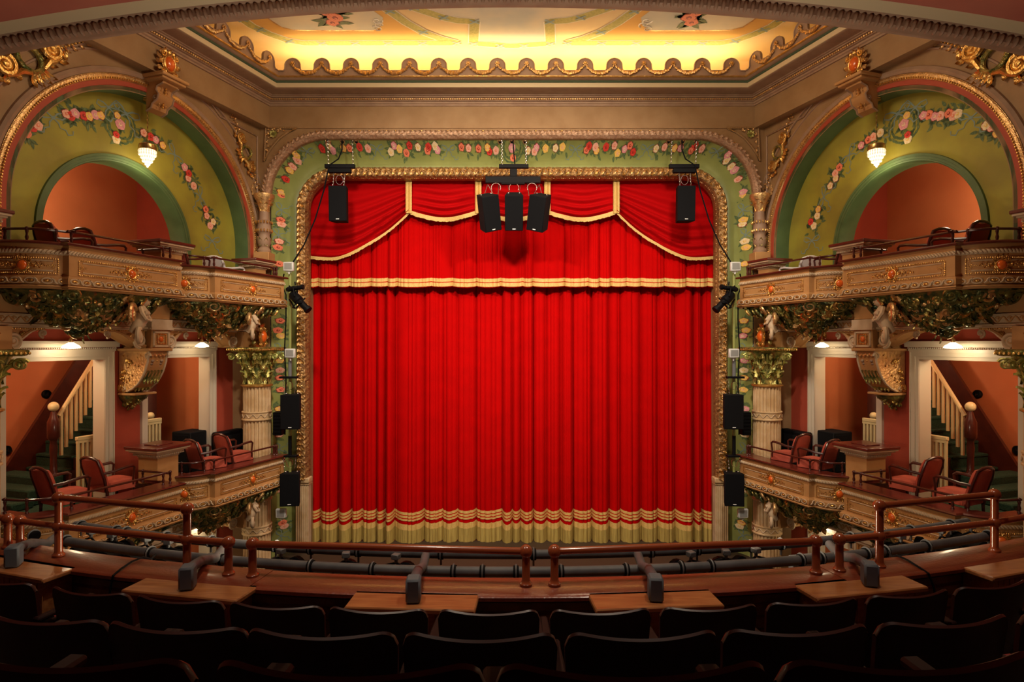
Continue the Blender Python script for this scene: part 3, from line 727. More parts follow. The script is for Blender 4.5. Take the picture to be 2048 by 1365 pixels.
def opera_box(sd, k, zt, fl, label):
    path = [Vector((a, b, 0)) for a, b in BP[k]]; pp = resample([(p.x, p.y, p.z) for p in path], .05)
    xf = sd.xf; fr = plan_frames(pp, 0, 1)
    c = sd.P((BP[k][0][0]+BP[k][-2][0])/2, .4, zt-.545)
    T = thing('opera_box', c, label, 'theatre box', 'curved theatre boxes flanking the stage')
    def sw(prof, m, mb): mb.sweep([(Vector((p.x, p.y, zt)), n, b) for p, n, b in fr], prof, m)
    mb = MB(xf)
    sw([(0, 0), (0, -.05), (.012, -.055), (.012, -.065)], 'ochre_plaster', mb); sw([(.0, -.12), (.0, -.38)], 'ochre_plaster', mb)
    sw([(.012, -.065), (.015, -.09), (.012, -.115), (0, -.12)], 'cream_plaster', mb)
    sw([(0, -.38), (.02, -.385), (.025, -.40), (.04, -.41), (.045, -.45), (.035, -.485), (.02, -.495)], 'ochre_plaster', mb)
    sw([(.02, -.495), (.045, -.50), (.05, -.515), (.03, -.525), (.03, -.535), (.0, -.545)], 'ochre_plaster', mb)
    sw([(-.10, 0), (-.10, fl-zt)], 'dark_wood', mb)
    front = mb.build('front_panel', T)
    A = Along(pp)
    corner = sum((path[i+1]-path[i]).length for i in range(12))
    seg = [(.10, corner-.05), (corner+.22, corner+.1+ (1.675 if k == 0 else 1.655)-.10)]
    # rope, guilloche
    mb = MB(xf); l = .03
    while l < A.L[-1]-.03:
        p, t = A.at(l); n = Vector((-t.y, t.x, 0)); mb.st = [lfr((p.x, p.y, zt-.09), t, n) @ Matrix.Translation((0, .018, 0)) @ Matrix.Rotation(.8, 4, 'Y')]
        mb.ball((0, 0, 0), (.016, .02, .035), 'cream_plaster', 6, 4); l += .042
    mb.st = []; mb.build('rope_moulding', front)
    mb = MB(xf); l = .09
    while l < A.L[-1]-.09:
        p, t = A.at(l); n = Vector((-t.y, t.x, 0)); mb.st = [lfr((p.x, p.y, zt-.448), t, n)]
        mb.tube([(.052*cos(a), .045, .032*sin(a)) for a in [2*pi*i/12 for i in range(12)]], .009, 'cream_plaster', 5, closed=True)
        mb.ball((0, .046, 0), (.030, .016, .017), 'gold', 8, 5)
        for q in (-.022, .022): mb.ball((q, .056, 0), .010, 'gold', 5, 4)
        mb.tube([(.045, .048, .032), (.07, .052, .015), (.08, .052, -.015), (.105, .048, -.032)], .010, 'cream_plaster', 5, caps=False)
        l += .15
    mb.st = []; mb.build('guilloche_moulding', front)
    # panels with beads, cartouches
    for a, b in seg:
        mb = MB(xf); jw = MB(xf)
        def q(l, z, e=.01):
            p, t = A.at(l); n = Vector((-t.y, t.x, 0)); return Vector((p.x, p.y, zt+z))+n*e
        mid = (a+b)/2
        N = 14
        for z in (-.17, -.352): mb.beads([q(a+(b-a)*i/N, z) for i in range(N+1)], .009, .024, 'gold', n=5, k=4)
        for l_ in (a, b): mb.beads([q(l_, -.17), q(l_, -.352)], .009, .024, 'gold', n=5, k=4)
        for z in (-.20, -.32):
            mb.tube([q(a+.05+(b-a-.1)*i/N, z, .003) for i in range(N+1)], .007, 'cream_plaster', 4)
        p, t = A.at(mid); n = Vector((-t.y, t.x, 0)); F = lfr((p.x, p.y, zt-.262), t, n)
        cartouche(mb, jw, F, .115, 1.05)
        for sg in (-1, 1):
            spray(mb, F @ Matrix.Translation((sg*.10, 0, 0)), min(.19, (b-a)*.22), 'gold', sg, 3)
        for l_, sg in ((a+.035, 1), (b-.035, -1)):
            p, t = A.at(l_); n = Vector((-t.y, t.x, 0)); F = lfr((p.x, p.y, zt-.262), t, n)
            spray(mb, F, .07, 'gold', sg); spray(mb, F @ Matrix.Rotation(1.57, 4, 'Y'), .06, 'gold', 1); spray(mb, F @ Matrix.Rotation(-1.57, 4, 'Y'), .06, 'gold', 1)
        g = mb.build('gilt_ornament', front); jw.build('jewel', g)
    # ledge + floor
    mb = MB(xf); O_ = lambda a_, z_: [p+n*a_+Vector((0, 0, zt+z_)) for p, n, b in fr]; s_in = BP[k][0][0]+.24; s_out = pp[-1][0]
    I_ = lambda z_: [Vector((min(max(p.x, s_in), s_out), max(-.02, min(p.y, .74)-.25), zt+z_)) for p, n, b in fr]
    mb.grid([I_(0), I_(.035), O_(.045, .035), O_(.062, .018), O_(.05, 0), O_(-.02, -.002)], 'ledge_wood'); mb.build('ledge', T)
    mb = MB(xf); ins = [p-n*.02 for p, n, b in fr]; top = [(p.x, p.y, fl) for p in ins]; bot = [(p.x, p.y, zt-.54) for p in ins]
    mb.add(top+bot, [tuple(range(len(top))), tuple(range(2*len(top)-1, len(top)-1, -1))], 'green_carpet'); mb.build('box_floor', T, smooth=False)
    # rail
    mb = MB(xf); RA = Along([p-n*.13+Vector((0, 0, zt)) for p, n, b in fr][1:-2]); zr = .20
    L = RA.L[-1]; cc = corner-.16
    ls = [.03, .32, cc-.07, cc+.12, L-.90, L-.78, L-.08] if k == 0 else [.03, .25, cc-.07, cc+.12, L-.25, L-.18, L-.11, L-.04]
    r_ = MB(xf); r_.tube([RA.at(L*i/60)[0]+Vector((0, 0, zr)) for i in range(61)], .016, 'dark_wood', 8)
    rail = r_.build('rail', T)
    for l_ in ls:
        p, t = RA.at(l_); mb = MB(xf)
        mb.lathe([(.022, .03), (.022, .045), (.012, .06), (.021, .095), (.012, .13), (.015, .155), (.02, .17), (.012, zr)], (p.x, p.y, zt), 'dark_wood', 10); mb.ball((p.x, p.y, zt+zr+.004), .024, 'dark_wood', 8, 6)
        mb.build('rail_post', rail)
    # corbel
    zc = zt-.545; sc, zt2 = (-1.30 if k == 0 else 1.0), zt-1.06
    tip = Vector((sc, .10, zt2)); out = [Vector((p.x, p.y, zc)) for p, n, b in fr]; rows = []; NR = 14
    def cs(i, t):
        f = (1-t**1.15)*.93+.03; p = tip+(out[i]-tip)*f; p.z = zc+(zt2-zc)*t; return p
    r = random.Random(31+k)
    for j in range(NR+1):
        t = j/NR; rows.append([cs(i, t)+Vector((r.uniform(-1, 1), r.uniform(-1, 1), r.uniform(-.5, .5)))*.026*(t < .97) for i in range(len(out))])
    mb = MB(xf); mb.grid(rows, 'dark_green_gilt'); cb = mb.build('corbel', T)
    mb = MB(xf); n_ = len(out); cen = Vector((sc, .25, zc))
    for q in range(300):
        i = r.randrange(1, n_-1); t = .09+.91*r.random()**1.15; p = cs(i, t); nv = Vector((p.x-sc, p.y-.1, 0)); nv = (nv.normalized() if nv.length > .01 else Vector((0, 1, 0)))+Vector((0, 0, -.6)); nv.normalize()
        mt = r.choice(['dark_green_gilt', 'dark_green_gilt', 'dark_green_gilt', 'green_gold', 'green_gold', 'bronze_gold', 'gold']); dz = Vector((r.uniform(-1, 1)*(1-t), r.uniform(-.3, .3), r.uniform(-1, .4)))
        if q % 8 < 4:
            u = nv.orthogonal().normalized(); mb.volute(p+nv*.015, u, nv.cross(u), r.uniform(.045, .095), mt, 1.6, .024, 6, r.random()*6)
        elif q % 8 < 7: mb.ball(p+nv*.005, (r.uniform(.02, .045), r.uniform(.02, .045), r.uniform(.025, .05)), mt, 7, 5)
        else: mb.leaf(p-nv*.006, dz, nv, r.uniform(.12, .2), r.uniform(.08, .12), mt, .35, 3)
    for q in range(7):
        a = q/6*pi; mb.leaf(tip+Vector((-.10*cos(a), .02+.08*sin(a), .13)), (.1*cos(a), -.05, -1), (-cos(a), sin(a)+.1, 0), .17, .07, 'green_gold', .4)
    mb.ball(tip+Vector((0, .02, -.02)), .035, 'green_gold', 8, 6)
    mb.build('foliage_carving', cb)
    mb = MB(xf); sf, of, zf = ((-.93, .62, zt-.83), (1.42, .52, zt-.82))[k]
    figure(mb, lfr((sf, of, zf), (.8, -.6, 0), (.6, .8, 0)), 1.4 if k == 0 else 1.2); mb.build('carved_figure', cb)
    return T
def leafring(mb, c, r, z, n, L, W, m, ph=0, lean=.25, curl=.9):
    for i in range(n):
        a = 2*pi*i/n+ph; d = Vector((cos(a), sin(a), 0)); mb.leaf((c[0]+r*d.x, c[1]+r*d.y, z), d*lean+Vector((0, 0, 1)), d, L, W, m, curl, 3)
def column(sd, s, o, ztop, zbot, rad, label, rings, lower=False):
    P = sd.P(s, o, 0); T = thing('column', (P.x, P.y, zbot), label, 'column', 'fluted columns beside the boxes')
    c = (P.x, P.y)
    mb = MB(); n = 24; rows = []
    for z in (zbot+.45, ztop-.74):
        row = []
        for j in range(n):
            for dr, q in ((0, 0), (0, .35), (-.022, .5), (-.022, .85)):
                a = 2*pi*(j+q)/n; row.append((c[0]+(rad+dr)*cos(a), c[1]+(rad+dr)*sin(a), z))
        rows.append(row)
    mb.grid(rows, 'column_cream', closev=True); sh = mb.build('shaft', T, ang=20)
    for z in rings:
        mb = MB(); mb.lathe([(rad, z-.085), (rad+.025, z-.08), (rad+.025, z-.06), (rad+.012, z-.05), (rad+.012, z+.05), (rad+.025, z+.06), (rad+.025, z+.08), (rad, z+.085)], (*c, 0), 'column_cream', 32, False)
        for j in range(12):
            a = 2*pi*j/12; mb.tube([(c[0]+(rad+.016)*cos(a+t), c[1]+(rad+.016)*sin(a+t), z+.03*sin(t*12)) for t in [q*.052 for q in range(11)]], .009, 'cream_plaster', 4)
        mb.build('collar', sh)
    mb = MB(); mb.lathe([(rad*1.45, 0), (rad*1.45, .12), (rad*1.4, .16), (rad*1.3, .19), (rad*1.15, .22), (rad*1.2, .28), (rad*1.25, .31), (rad*1.15, .36), (rad*1.02, .40), (rad, .46)], (*c, zbot), 'cream_plaster', 32); mb.build('base', T)
    if ztop is None: return T
    z0 = ztop-.74; mb = MB()
    mb.lathe([(rad, z0-.01), (rad+.04, z0+.01), (rad+.04, z0+.03), (rad-.0, z0+.05)], (*c, 0), 'gold', 28, False)
    mb.lathe([(rad-.03, z0+.03), (rad-.02, z0+.3), (rad+.03, z0+.5), (rad+.12, z0+.66)], (*c, 0), 'green_gold', 24)
    leafring(mb, c, rad-.01, z0+.05, 8, .30, .20, 'lime_gold', 0, .12, .8); leafring(mb, c, rad, z0+.17, 8, .36, .20, 'lime_gold', pi/8, .16, .85)
    leafring(mb, c, rad+.02, z0+.32, 8, .28, .15, 'green_gold', 0, .25, .8); leafring(mb, c, rad+.0, z0+.04, 16, .2, .10, 'green_gold', .2, .1, .5); leafring(mb, c, rad+.03, z0+.40, 16, .2, .08, 'lime_gold', .2, .35, .7)
    for i in range(8):
        a = pi/4*i+pi/8; d = Vector((cos(a), sin(a), 0)); big = i % 2 == 0
        R = rad+(.20 if big else .13)
        mb.tube([Vector((c[0], c[1], z0+.36))+d*(rad+.0), Vector((c[0], c[1], z0+.50))+d*(rad+.06), Vector((c[0], c[1], z0+.61))+d*(R-.02)], .02, 'lime_gold', 6)
        for sg in (-1, 1):
            tv = Vector((-d.y, d.x, 0))*sg; dd = (d+tv*.35).normalized()
            mb.volute(Vector((c[0], c[1], z0+.555))+d*R+tv*.045*(1 if big else 1.4), dd, (0, 0, 1), .072 if big else .055, 'lime_gold', 1.7, .02, 6, .4)
    mb.build('capital', T)
    mb = MB(); N = 40; rows = []
    for rr_, z in ((.36, .655), (.40, .665), (.42, .69), (.42, .725), (.39, .735), (.36, .74)):
        row = []
        for i in range(N):
            a = 2*pi*i/N; q = rr_*(1.02-.10*cos(4*a)) if True else 0
            # square-ish with concave sides turned to the wall frame
            k = max(abs(cos(a)), abs(sin(a))); q = rr_/k*(1-.10*(1-abs(sin(2*a)))); 
            aa = a+sd.m*-.31; row.append((c[0]+q*cos(aa)*.88, c[1]+q*sin(aa)*.88, z0+z))
        rows.append(row)
    mb.grid(rows, 'green_gold', closev=True); mb.add(rows[-1], [tuple(range(N))], 'green_gold'); mb.add(rows[0], [tuple(range(N))], 'green_gold')
    mb.beads([Vector(p)+Vector((0, 0, 0)) for p in rows[2]], .02, .05, 'gold', closed=True)
    mb.build('abacus', T); return T
def console_bracket(sd, z0, label):
    s0, s1 = -.2, .13; xf = sd.xf; sm = (s0+s1)/2
    T = thing('console_bracket', sd.P(sm, -.49, z0-.9), label, 'console bracket', 'gilded console brackets on the piers')
    pr = [(-.49, 0), (.13, 0), (.135, -.04), (.11, -.09), (.10, -.16), (.07, -.24), (.04, -.32), (-.02, -.42), (-.10, -.51), (-.20, -.58), (-.32, -.63), (-.42, -.66), (-.49, -.66)]
    mb = MB(xf)
    for s in (s0, s1): mb.disc([(s, o, z0+z) for o, z in pr], 'bronze_gold')
    mb.grid([[(s0, o, z0+z) for o, z in pr], [(s1, o, z0+z) for o, z in pr]], 'ochre_plaster'); mb.box((s0-.05, -.49, z0), (s1+.05, .19, z0+.045), 'ochre_plaster', .01)
    b = mb.build('body', T)
    mb = MB(xf); r = random.Random(2)
    for s, sg in ((s0, -1), (s1, 1)):
        mb.tube([(s, o, z0+z) for o, z in pr[1:11]], .018, 'cream_plaster', 6); mb.volute((s, .10, z0-.075), (0, 1, 0), (0, 0, 1), .06, 'cream_plaster', 1.5, .018, 6)
        mb.volute((s, -.40, z0-.60), (0, 1, 0), (0, 0, 1), .05, 'cream_plaster', 1.3, .016, 6)
        for q in range(26):
            zz = -.06-.55*r.random(); om = -.44+(.5+zz*.9)*r.random()
            if q % 3: mb.leaf((s+sg*.008, om, z0+zz), (0, r.uniform(-1, 1), r.uniform(-1, 1)), (sg, 0, 0), .11, .06, 'gold', .8)
            else: mb.volute((s+sg*.012, om, z0+zz), (0, 1, 0), (0, 0, 1), .045, 'gold', 1.4, .014, 5, r.random()*6)
    for q in range(3):
        for j in range(7):
            t = j/6; o_ = .10-.16*t; mb.ball((sm-.08+.08*q, o_, z0-.15-.25*t), (.030, .03, .026) if q != 1 else .014, 'mauve_plaster' if q != 1 else 'gold', 7, 5)
    for q in range(10): mb.leaf((sm-.12+.06*(q % 5), .06-.13*(q//5), z0-.30-.15*(q//5)), (0, -.5-.4*(q//5), -1), (0, 1, -.5), .24, .09, 'green_gold', .3)
    for q in range(9): mb.ball((s0+.02+.035*q, .12, z0-.05-.02*(q % 2)), .026, 'bronze_gold', 6, 5)
    mb.build('gilt_ornament', b)
    mb = MB(xf); mb.box((s0-.03, -.49, z0-.69), (s1+.03, -.12, z0-.655), 'ochre_plaster', .008)
    rows = []
    for t in [i/6 for i in range(7)]:
        f = cos(t*pi/2*.93); rows.append([(sm+(x)*f, -.49+(y)*f, z0-.69-.20*t) for x, y in [(-.17, 0), (-.165, .2), (-.1, .3), (0, .33), (.1, .3), (.165, .2), (.17, 0)]])
    mb.grid(rows, 'dark_green_gilt')
    for q in range(26):
        t = r.random(); a = pi*r.random(); f = cos(t*1.45); p = Vector((sm-.16*cos(a)*f, -.49+.31*sin(a)*f, z0-.69-.2*t)); mb.leaf(p, (r.uniform(-.6, .6), -.3, -1), (-cos(a), sin(a), -.4), .08, .05, 'green_gold', .7)
    mb.ball((sm, -.47, z0-.90), .03, 'green_gold'); mb.build('pendant_finial', T); return T
def scroll_bracket(mb, s0, s1, zt, h, sg, o=0):
    """S-scroll under the beam; big volute next to the pier at s0, running out to s1"""
    L = s1-s0; 
    pts = [(s0+L*t, zt-h*(.86*(1-t)**1.6+.06)-.02*sin(t*6.28)) for t in [i/14 for i in range(15)]]
    for e in (o+.005, o-.28):
        mb.tube([(a, e, b) for a, b in pts], [.028]*8+[.022]*7, 'ochre_plaster', 6)
    poly = [(a, b) for a, b in pts]+[(s1, zt), (s0, zt)]
    for e in (o+.0, o-.28): mb.disc([(a, e, b) for a, b in poly], 'ochre_plaster')
    mb.grid([[(a, o, b) for a, b in pts], [(a, o-.28, b) for a, b in pts]], 'ochre_plaster')
    mb.volute((s0+L*.16, o+.02, zt-h*.62), (sg, 0, 0), (0, 0, 1), h*.38, 'cream_plaster', 2, .026, 7, -1.57)
    mb.ball((s0+L*.16, o, zt-h*.62), (h*.36, .02, h*.36), 'ochre_plaster', 14, 8)
    mb.volute((s1-.02*(1 if L > 0 else -1), o+.02, zt-.07), (-sg, 0, 0), (0, 0, 1), .055, 'cream_plaster', 1.4, .018, 6, -1.57)
    for q in range(4): mb.leaf((s0+L*.42, o+.01, zt-h*.55), (sg*(.5-.25*q)*1.0, 0, 1), (0, 1, 0), h*.42, .06, 'gold', .5)
    mb.beads([(s0, o+.03, zt-.012), (s1, o+.03, zt-.012)], .009, .028, 'gold', n=5, k=4)
def beam(sd, zo, s0=-3.0, s1=2.36):
    """entablature between two storeys: frieze band, soffit, scroll brackets, pier block"""
    xf = sd.xf; mb = MB(xf)
    mb.add([(s0, 0, .37+zo), (s1, 0, .37+zo), (s1, 0, 1.0+zo), (s0, 0, 1.0+zo)], [(0, 1, 2, 3)], 'ochre_plaster')
    fr = [((s0, 0, zo), (0, 1, 0), (0, 0, 1)), ((s1, 0, zo), (0, 1, 0), (0, 0, 1))]
    mb.sweep(fr, [(0, .38), (.05, .375), (.05, .365), (.025, .355), (.025, .255), (.07, .245), (.07, .225), (.02, .215), (.02, .20), (-.5, .20)], 'cream_plaster')
    # running wave
    s = s0+.1
    while s < s1-.1:
        mb.tube([(s-.07+.14*t, .028, zo+.305+.034*sin(t*6.28)) for t in [q/8 for q in range(9)]], .011, 'ochre_plaster', 5); mb.volute((s+.02, .03, zo+.315), (1, 0, 0), (0, 0, 1), .03, 'ochre_plaster', 1, .009, 5); s += .14
    # upstand pier
    a, b = -.14, .20
    mb.box((a, 0, .38+zo), (b, .10, .70+zo), 'ochre_plaster'); mb.box((a-.02, 0, .245+zo), (b+.02, .135, .375+zo), 'cream_plaster'); mb.box((a-.03, 0, .21+zo), (b+.03, .155, .245+zo), 'cream_plaster')
    mb.box((a, -.5, -.08+zo), (b, .11, .21+zo), 'ochre_plaster')
    f = 'cream_plaster'
    for (x0, z0_, x1, z1) in ((a+.02, -.06, a+.05, .19), (b-.05, -.06, b-.02, .19), (a+.02, .16, b-.02, .19), (a+.02, -.06, b-.02, -.03)): mb.box((x0, .10, z0_+zo), (x1, .125, z1+zo), f)
    c = (a+b)/2; mb.beads([(c-.075, .12, zo-.01), (c+.075, .12, zo-.01), (c+.075, .12, zo+.14), (c-.075, .12, zo+.14)], .012, .028, 'gold', closed=True)
    mb.ball((c, .115, zo+.065), (.04, .025, .045), 'jewel_orange', 10, 7)
    for q in range(6): mb.leaf((c, .12, zo+.065), (cos(q*1.05), 0, sin(q*1.05)), (0, 1, 0), .06, .03, 'gold', .5)
    scroll_bracket(mb, a-.02, a-.68, zo+.20, .27, -1); scroll_bracket(mb, b+.02, b+.42, zo+.20, .27, 1)
    scroll_bracket(mb, 1.72, 1.32, zo+.20, .27, -1); scroll_bracket(mb, -2.12, -1.66, zo+.20, .27, 1)
    mb.box((1.74, -.5, -.08+zo), (2.36, .16, .21+zo), 'ochre_plaster'); mb.box((-2.8, -.5, -.08+zo), (-2.14, .16, .21+zo), 'ochre_plaster')
    trim(mb)
def doorframe(sd, s0, s1, zf, zh, idx, o=-.5):
    mb = MB(sd.xf); w_ = .13
    def U(off, e, m='white_paint'):
        pass
    for e0, e1, oo in ((0, .05, .02), (.05, w_-.02, .035), (w_-.02, w_, .05)):
        mb.box((s0-e1, o, zf), (s0-e0, o+oo, zh+e0), 'white_paint'); mb.box((s1+e0, o, zf), (s1+e1, o+oo, zh+e0), 'white_paint'); mb.box((s0-e1, o, zh+e0), (s1+e1, o+oo, zh+e1), 'white_paint')
    mb.box((s0-.02, o-.24, zf), (s0, o+.01, zh), 'white_paint'); mb.box((s1, o-.24, zf), (s1+.02, o+.01, zh), 'white_paint'); mb.box((s0, o-.24, zh), (s1, o+.01, zh+.02), 'white_paint')
    a, b = s0-w_, s1+w_
    mb.box((a-.02, o, zh+w_), (b+.02, o+.05, zh+w_+.03), 'white_paint'); mb.box((a-.05, o, zh+w_+.06), (b+.05, o+.09, zh+w_+.11), 'white_paint'); mb.box((a-.08, o, zh+w_+.11), (b+.08, o+.13, zh+w_+.15), 'white_paint')
    mb.beads([(a, o+.07, zh+w_+.045), (b, o+.07, zh+w_+.045)], .014, .03, 'white_paint', n=5, k=4)
    return mb.build('door_%d' % idx, kind='structure')
def armchair_proto(vel, wood, nm):
    T = thing(nm, (0, 0, 0), 'x', 'chair', 'armchairs in the boxes')
    mb = MB(); rows = []
    for z, k in ((.30, .9), (.31, 1), (.40, 1.0), (.44, .96), (.46, .82), (.465, .5)):
        rows.append([((.25+.02*sin(2*a)**2)*k*max(-1, min(1, 1.25*cos(a))), .02+.27*k*max(-1, min(1, 1.2*sin(a))), z) for a in [2*pi*i/28 for i in range(28)]])
    mb.grid(rows, vel, closev=True); mb.disc(rows[-1], vel); mb.disc(rows[0], vel); mb.build('seat', T)
    mb = MB(); 
    for sy, dy in ((0, 0),):
        rows = []
        for t in [i/8 for i in range(9)]:
            w_ = .23*(1 if t < .7 else sqrt(max(0, 1-((t-.7)/.40)**2))**.7); z = .40+.40*t; y = -.22-.13*t
            rows.append([(w_*x, y+d-.03*(1-x*x), z) for x, d in ((-1, 0), (-.95, .05), (-.5, .075), (0, .08), (.5, .075), (.95, .05), (1, 0), (.9, -.03), (0, -.045), (-.9, -.03))])
        mb.grid(rows, vel, closev=True); mb.disc(rows[-1], vel); mb.disc(rows[0], vel)
    bk = mb.build('backrest', T)
    mb = MB(); pts = [(-.235, -.23, .30), (-.245, -.27, .5), (-.245, -.335, .68), (-.215, -.365, .79), (-.12, -.38, .825), (0, -.385, .835), (.12, -.38, .825), (.215, -.365, .79), (.245, -.335, .68), (.245, -.27, .5), (.235, -.23, .30)]
    mb.tube(pts, .022, wood, 8); mb.build('back_frame', bk)
    for sg in (-1, 1):
        mb = MB(); mb.tube([(sg*.25, -.30, .60), (sg*.28, -.15, .61), (sg*.285, .05, .645), (sg*.275, .17, .65), (sg*.268, .215, .62), (sg*.262, .20, .5), (sg*.255, .20, .36)], [.02, .021, .022, .022, .02, .018, .02], wood, 8); mb.build('armrest', T)
        for y in (-.22, .24):
            mb = MB(); mb.tube([(sg*.225, y, .33), (sg*.23, y*1.03, .15), (sg*.235, y*1.10, 0)], [.026, .02, .016], wood, 8); mb.build('leg', T)
    return T
def side(sd):
    xf = sd.xf; W = sd.word; m = sd.m
    # -------- upper wall with the great arch
    mb = MB(xf); plate_arch(mb, -3.4, 2.45, 1.0, 4.3, AC, 2.05, 1.0, 0, 'tan_plaster'); mb.build('wall_%s' % W, kind='structure')
    mb = MB(xf); F = lambda r, o=0: arch_frames(AC, r, .78, 64, o)
    mb.sweep(F(2.05), [(0, -.3), (0, -.02), (.01, .0), (.06, .0)], 'arch_green'); mb.sweep(F(2.05), [(.06, .0), (.065, .015), (.13, .015)], 'red_line')
    mb.sweep(F(2.05), [(.13, .015), (.14, .04), (.19, .05), (.22, .04), (.22, .02)], 'bronze_gold', relief=lambda L, v: .012*sin(L*120)*sin(pi*v))
    mb.sweep(F(2.05), [(.22, .02), (.23, .04), (.27, .055), (.31, .035), (.32, .0)], 'mauve_plaster'); mb.sweep(F(2.05), [(.52, .0), (.53, .015), (.55, .015), (.56, 0)], 'mauve_plaster'); trim(mb)
    mb = MB(xf)
    for r, q, st in ((2.205, .016, .04), (2.26, .009, .024)): mb.beads([Vector(p)+Vector((0, .052, 0)) for p, _, _ in F(r)], q, st, 'gold' if q > .01 else 'bronze_gold', n=6, k=4)
    trim(mb)
    # -------- tympanum
    tc = (-.3, 1.6)
    mb = MB(xf); plate_arch(mb, -2.15, 2.15, .78, 3.95, tc, 1.27, .78, -.30, 'tympanum_green')
    ty = mb.build('wall_%s_tympanum' % W, kind='structure')
    mb = MB(xf); G = arch_frames(tc, 1.17, .78, 48, -.30)
    mb.sweep(G, [(.0, -.30), (0, .0), (.01, .015), (.03, .015), (.035, .025), (.07, .025), (.075, .035), (.11, .035), (.115, .0)], 'arch_green'); trim(mb)
    def S(u, v): return sd.P(u, -.30, v), (sd.P(0, 1, 0)-sd.P(0, 0, 0))
    mb = MB(); rnd = random.Random(5+(m < 0)); q = lambda x, y: sd.px(x, y, -.30)
    ros = [(50, 266, 1), (62, 254, 0), (73, 251, 2), (130, 228, 2), (139, 232, 0), (148, 227, 5), (165, 232, 0), (176, 233, 3), (188, 230, 5), (199, 231, 3), (285, 266, 2), (299, 274, 0), (309, 280, 5), (323, 291, 3),
           (367, 335, 5), (375, 347, 0), (374, 357, 2), (385, 372, 2), (409, 419, 1), (411, 432, 2), (418, 452, 2), (424, 444, 4)]
    for x, y, c in ros:
        u, v = q(x, y); paint_rose(mb, S, u, v, .07, (c+(m < 0)*2) % 6, rnd)
        for k in range(8): paint_leaf(mb, S, u+rnd.uniform(-.12, .12), v+rnd.uniform(-.12, .12), rnd.random()*6.28, .12)
    for x, y, a in ((104, 236, .2), (347, 310, -.8), (398, 394, -1.3), (422, 482, -.0), (215, 215, .2)):
        u, v = q(x, y); paint_bow(mb, S, u, v, a, .21, rnd)
    u, v = q(239, 252); paint_wreath(mb, S, u, v, .235, rnd); u, v = q(238, 249); paint_rose(mb, S, u, v, .085, 5, rnd); paint_rose(mb, S, u-.05, v+.12, .06, 3, rnd); u, v = q(230, 279); paint_rose(mb, S, u, v, .07, 4, rnd); u, v = q(230, 270); paint_rose(mb, S, u, v, .06, 0, rnd)
    u, v = q(250, 228); paint_bow(mb, S, u, v, -.2, .26, rnd)
    mb.build('rose_garland_painting', ty, smooth=False)
    # -------- upper orange lobby
    mb = MB(xf); a, b, z0, z1, o0, o1 = -2.5, 1.56, .78, 3.35, -.60, -2.2
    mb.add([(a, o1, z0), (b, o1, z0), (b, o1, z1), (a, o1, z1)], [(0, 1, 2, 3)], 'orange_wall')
    mb.add([(a, o0, z0), (a, o1, z0), (a, o1, z1), (a, o0, z1)], [(0, 1, 2, 3)], 'orange_wall'); mb.add([(b, o0, z0), (b, o1, z0), (b, o1, z1), (b, o0, z1)], [(0, 1, 2, 3)], 'salmon_wall')  # stage-side wall gets darker salmon; its shade is put into the colour
    mb.add([(a, o0, z1-.25), (b, o0, z1-.25), (b, o1, z1+.1), (a, o1, z1+.1)], [(0, 1, 2, 3)], 'orange_wall')
    mb.add([(a, .0, z0), (b, .0, z0), (b, o1, z0), (a, o1, z0)], [(0, 1, 2, 3)], 'green_carpet'); mb.build('wall_%s_upper_lobby' % W, kind='structure')
    point('lobby_light', sd.P(-.75, -1.25, 2.35), 105, (1, .72, .45), .12)
    # -------- beads + spandrel panels
    mb = MB(xf)
    def tri(pts, o=.012): mb.beads([(a_, o, b_) for a_, b_ in pts], .016, .038, 'gold', closed=True); mb.tube([(a_, o, b_) for a_, b_ in pts], .02, 'mauve_plaster', 5, closed=True)
    arcp = lambda r, a0, a1, n=12: arc(AC[0], AC[1], r, a0, a1, n)
    t1 = arcp(2.72, 1.20, .30, 14); tri(t1+[(2.28, 2.65), (2.28, 4.02), (1.35, 4.07)])
    t2 = arcp(2.72, pi-1.25, pi-.0, 18); tri(t2+[(-2.95, 1.8), (-2.95, 4.08), (-1.3, 4.08)])
    r = random.Random(8)
    def orn(cx, cz, k, ang, big):
        mb.st.append(Matrix.Translation((cx, .02, cz)) @ Matrix.Rotation(ang, 4, 'Y') @ Matrix.Scale(k, 4))
        mb.tube([(.14*cos(x), .02, .17*sin(x)) for x in [2*pi*i/18 for i in range(18)]], .035, 'green_gold', 7, closed=True)
        for i in range(12): x = i*pi/6; mb.leaf((.14*cos(x), .04, .17*sin(x)), (-sin(x), 0, cos(x)), (0, 1, 0), .10, .06, 'lime_gold', .6)
        for sg in (-1, 1):
            mb.volute((sg*.36, .04, .02), (sg, 0, 0), (0, 0, 1), .13, 'gold', 1.8, .04, 7, 2.5)
            mb.tube([(sg*.1, .03, -.16), (sg*.22, .05, -.10), (sg*.30, .04, -.12), (sg*.42, .04, -.1)], [.03, .045, .03, .02], 'gold', 7)
            for i in range(5): mb.leaf((sg*(.12+.09*i), .02, -.14+.05*(i % 2)), (sg*.8, 0, (-1)**i), (0, 1, 0), .16, .10, 'gold', .8)
            for i in range(8): mb.leaf((sg*(.52+.06*i), .01, .02*(-1)**i), (sg*.5, 0, (-1)**i), (0, 1, 0), .09, .05, 'bronze_gold', .7); mb.ball((sg*(.52+.06*i), .02, 0), .018, 'gold')
        for i in range(4): mb.leaf(((i-1.5)*.05, .04, -.17), ((i-1.5)*.4, 0, -1), (0, 1, 0), .2, .09, 'gold', .6)
        mb.st.pop()
    orn(1.96, 3.60, .78, 1.05, 0)
    c_ = sd.px(54, 117, .02); e_ = sd.px(108, 100, .02); orn(c_[0], c_[1], 1.0, -atan2(e_[1]-c_[1], e_[0]-c_[0]), 1)
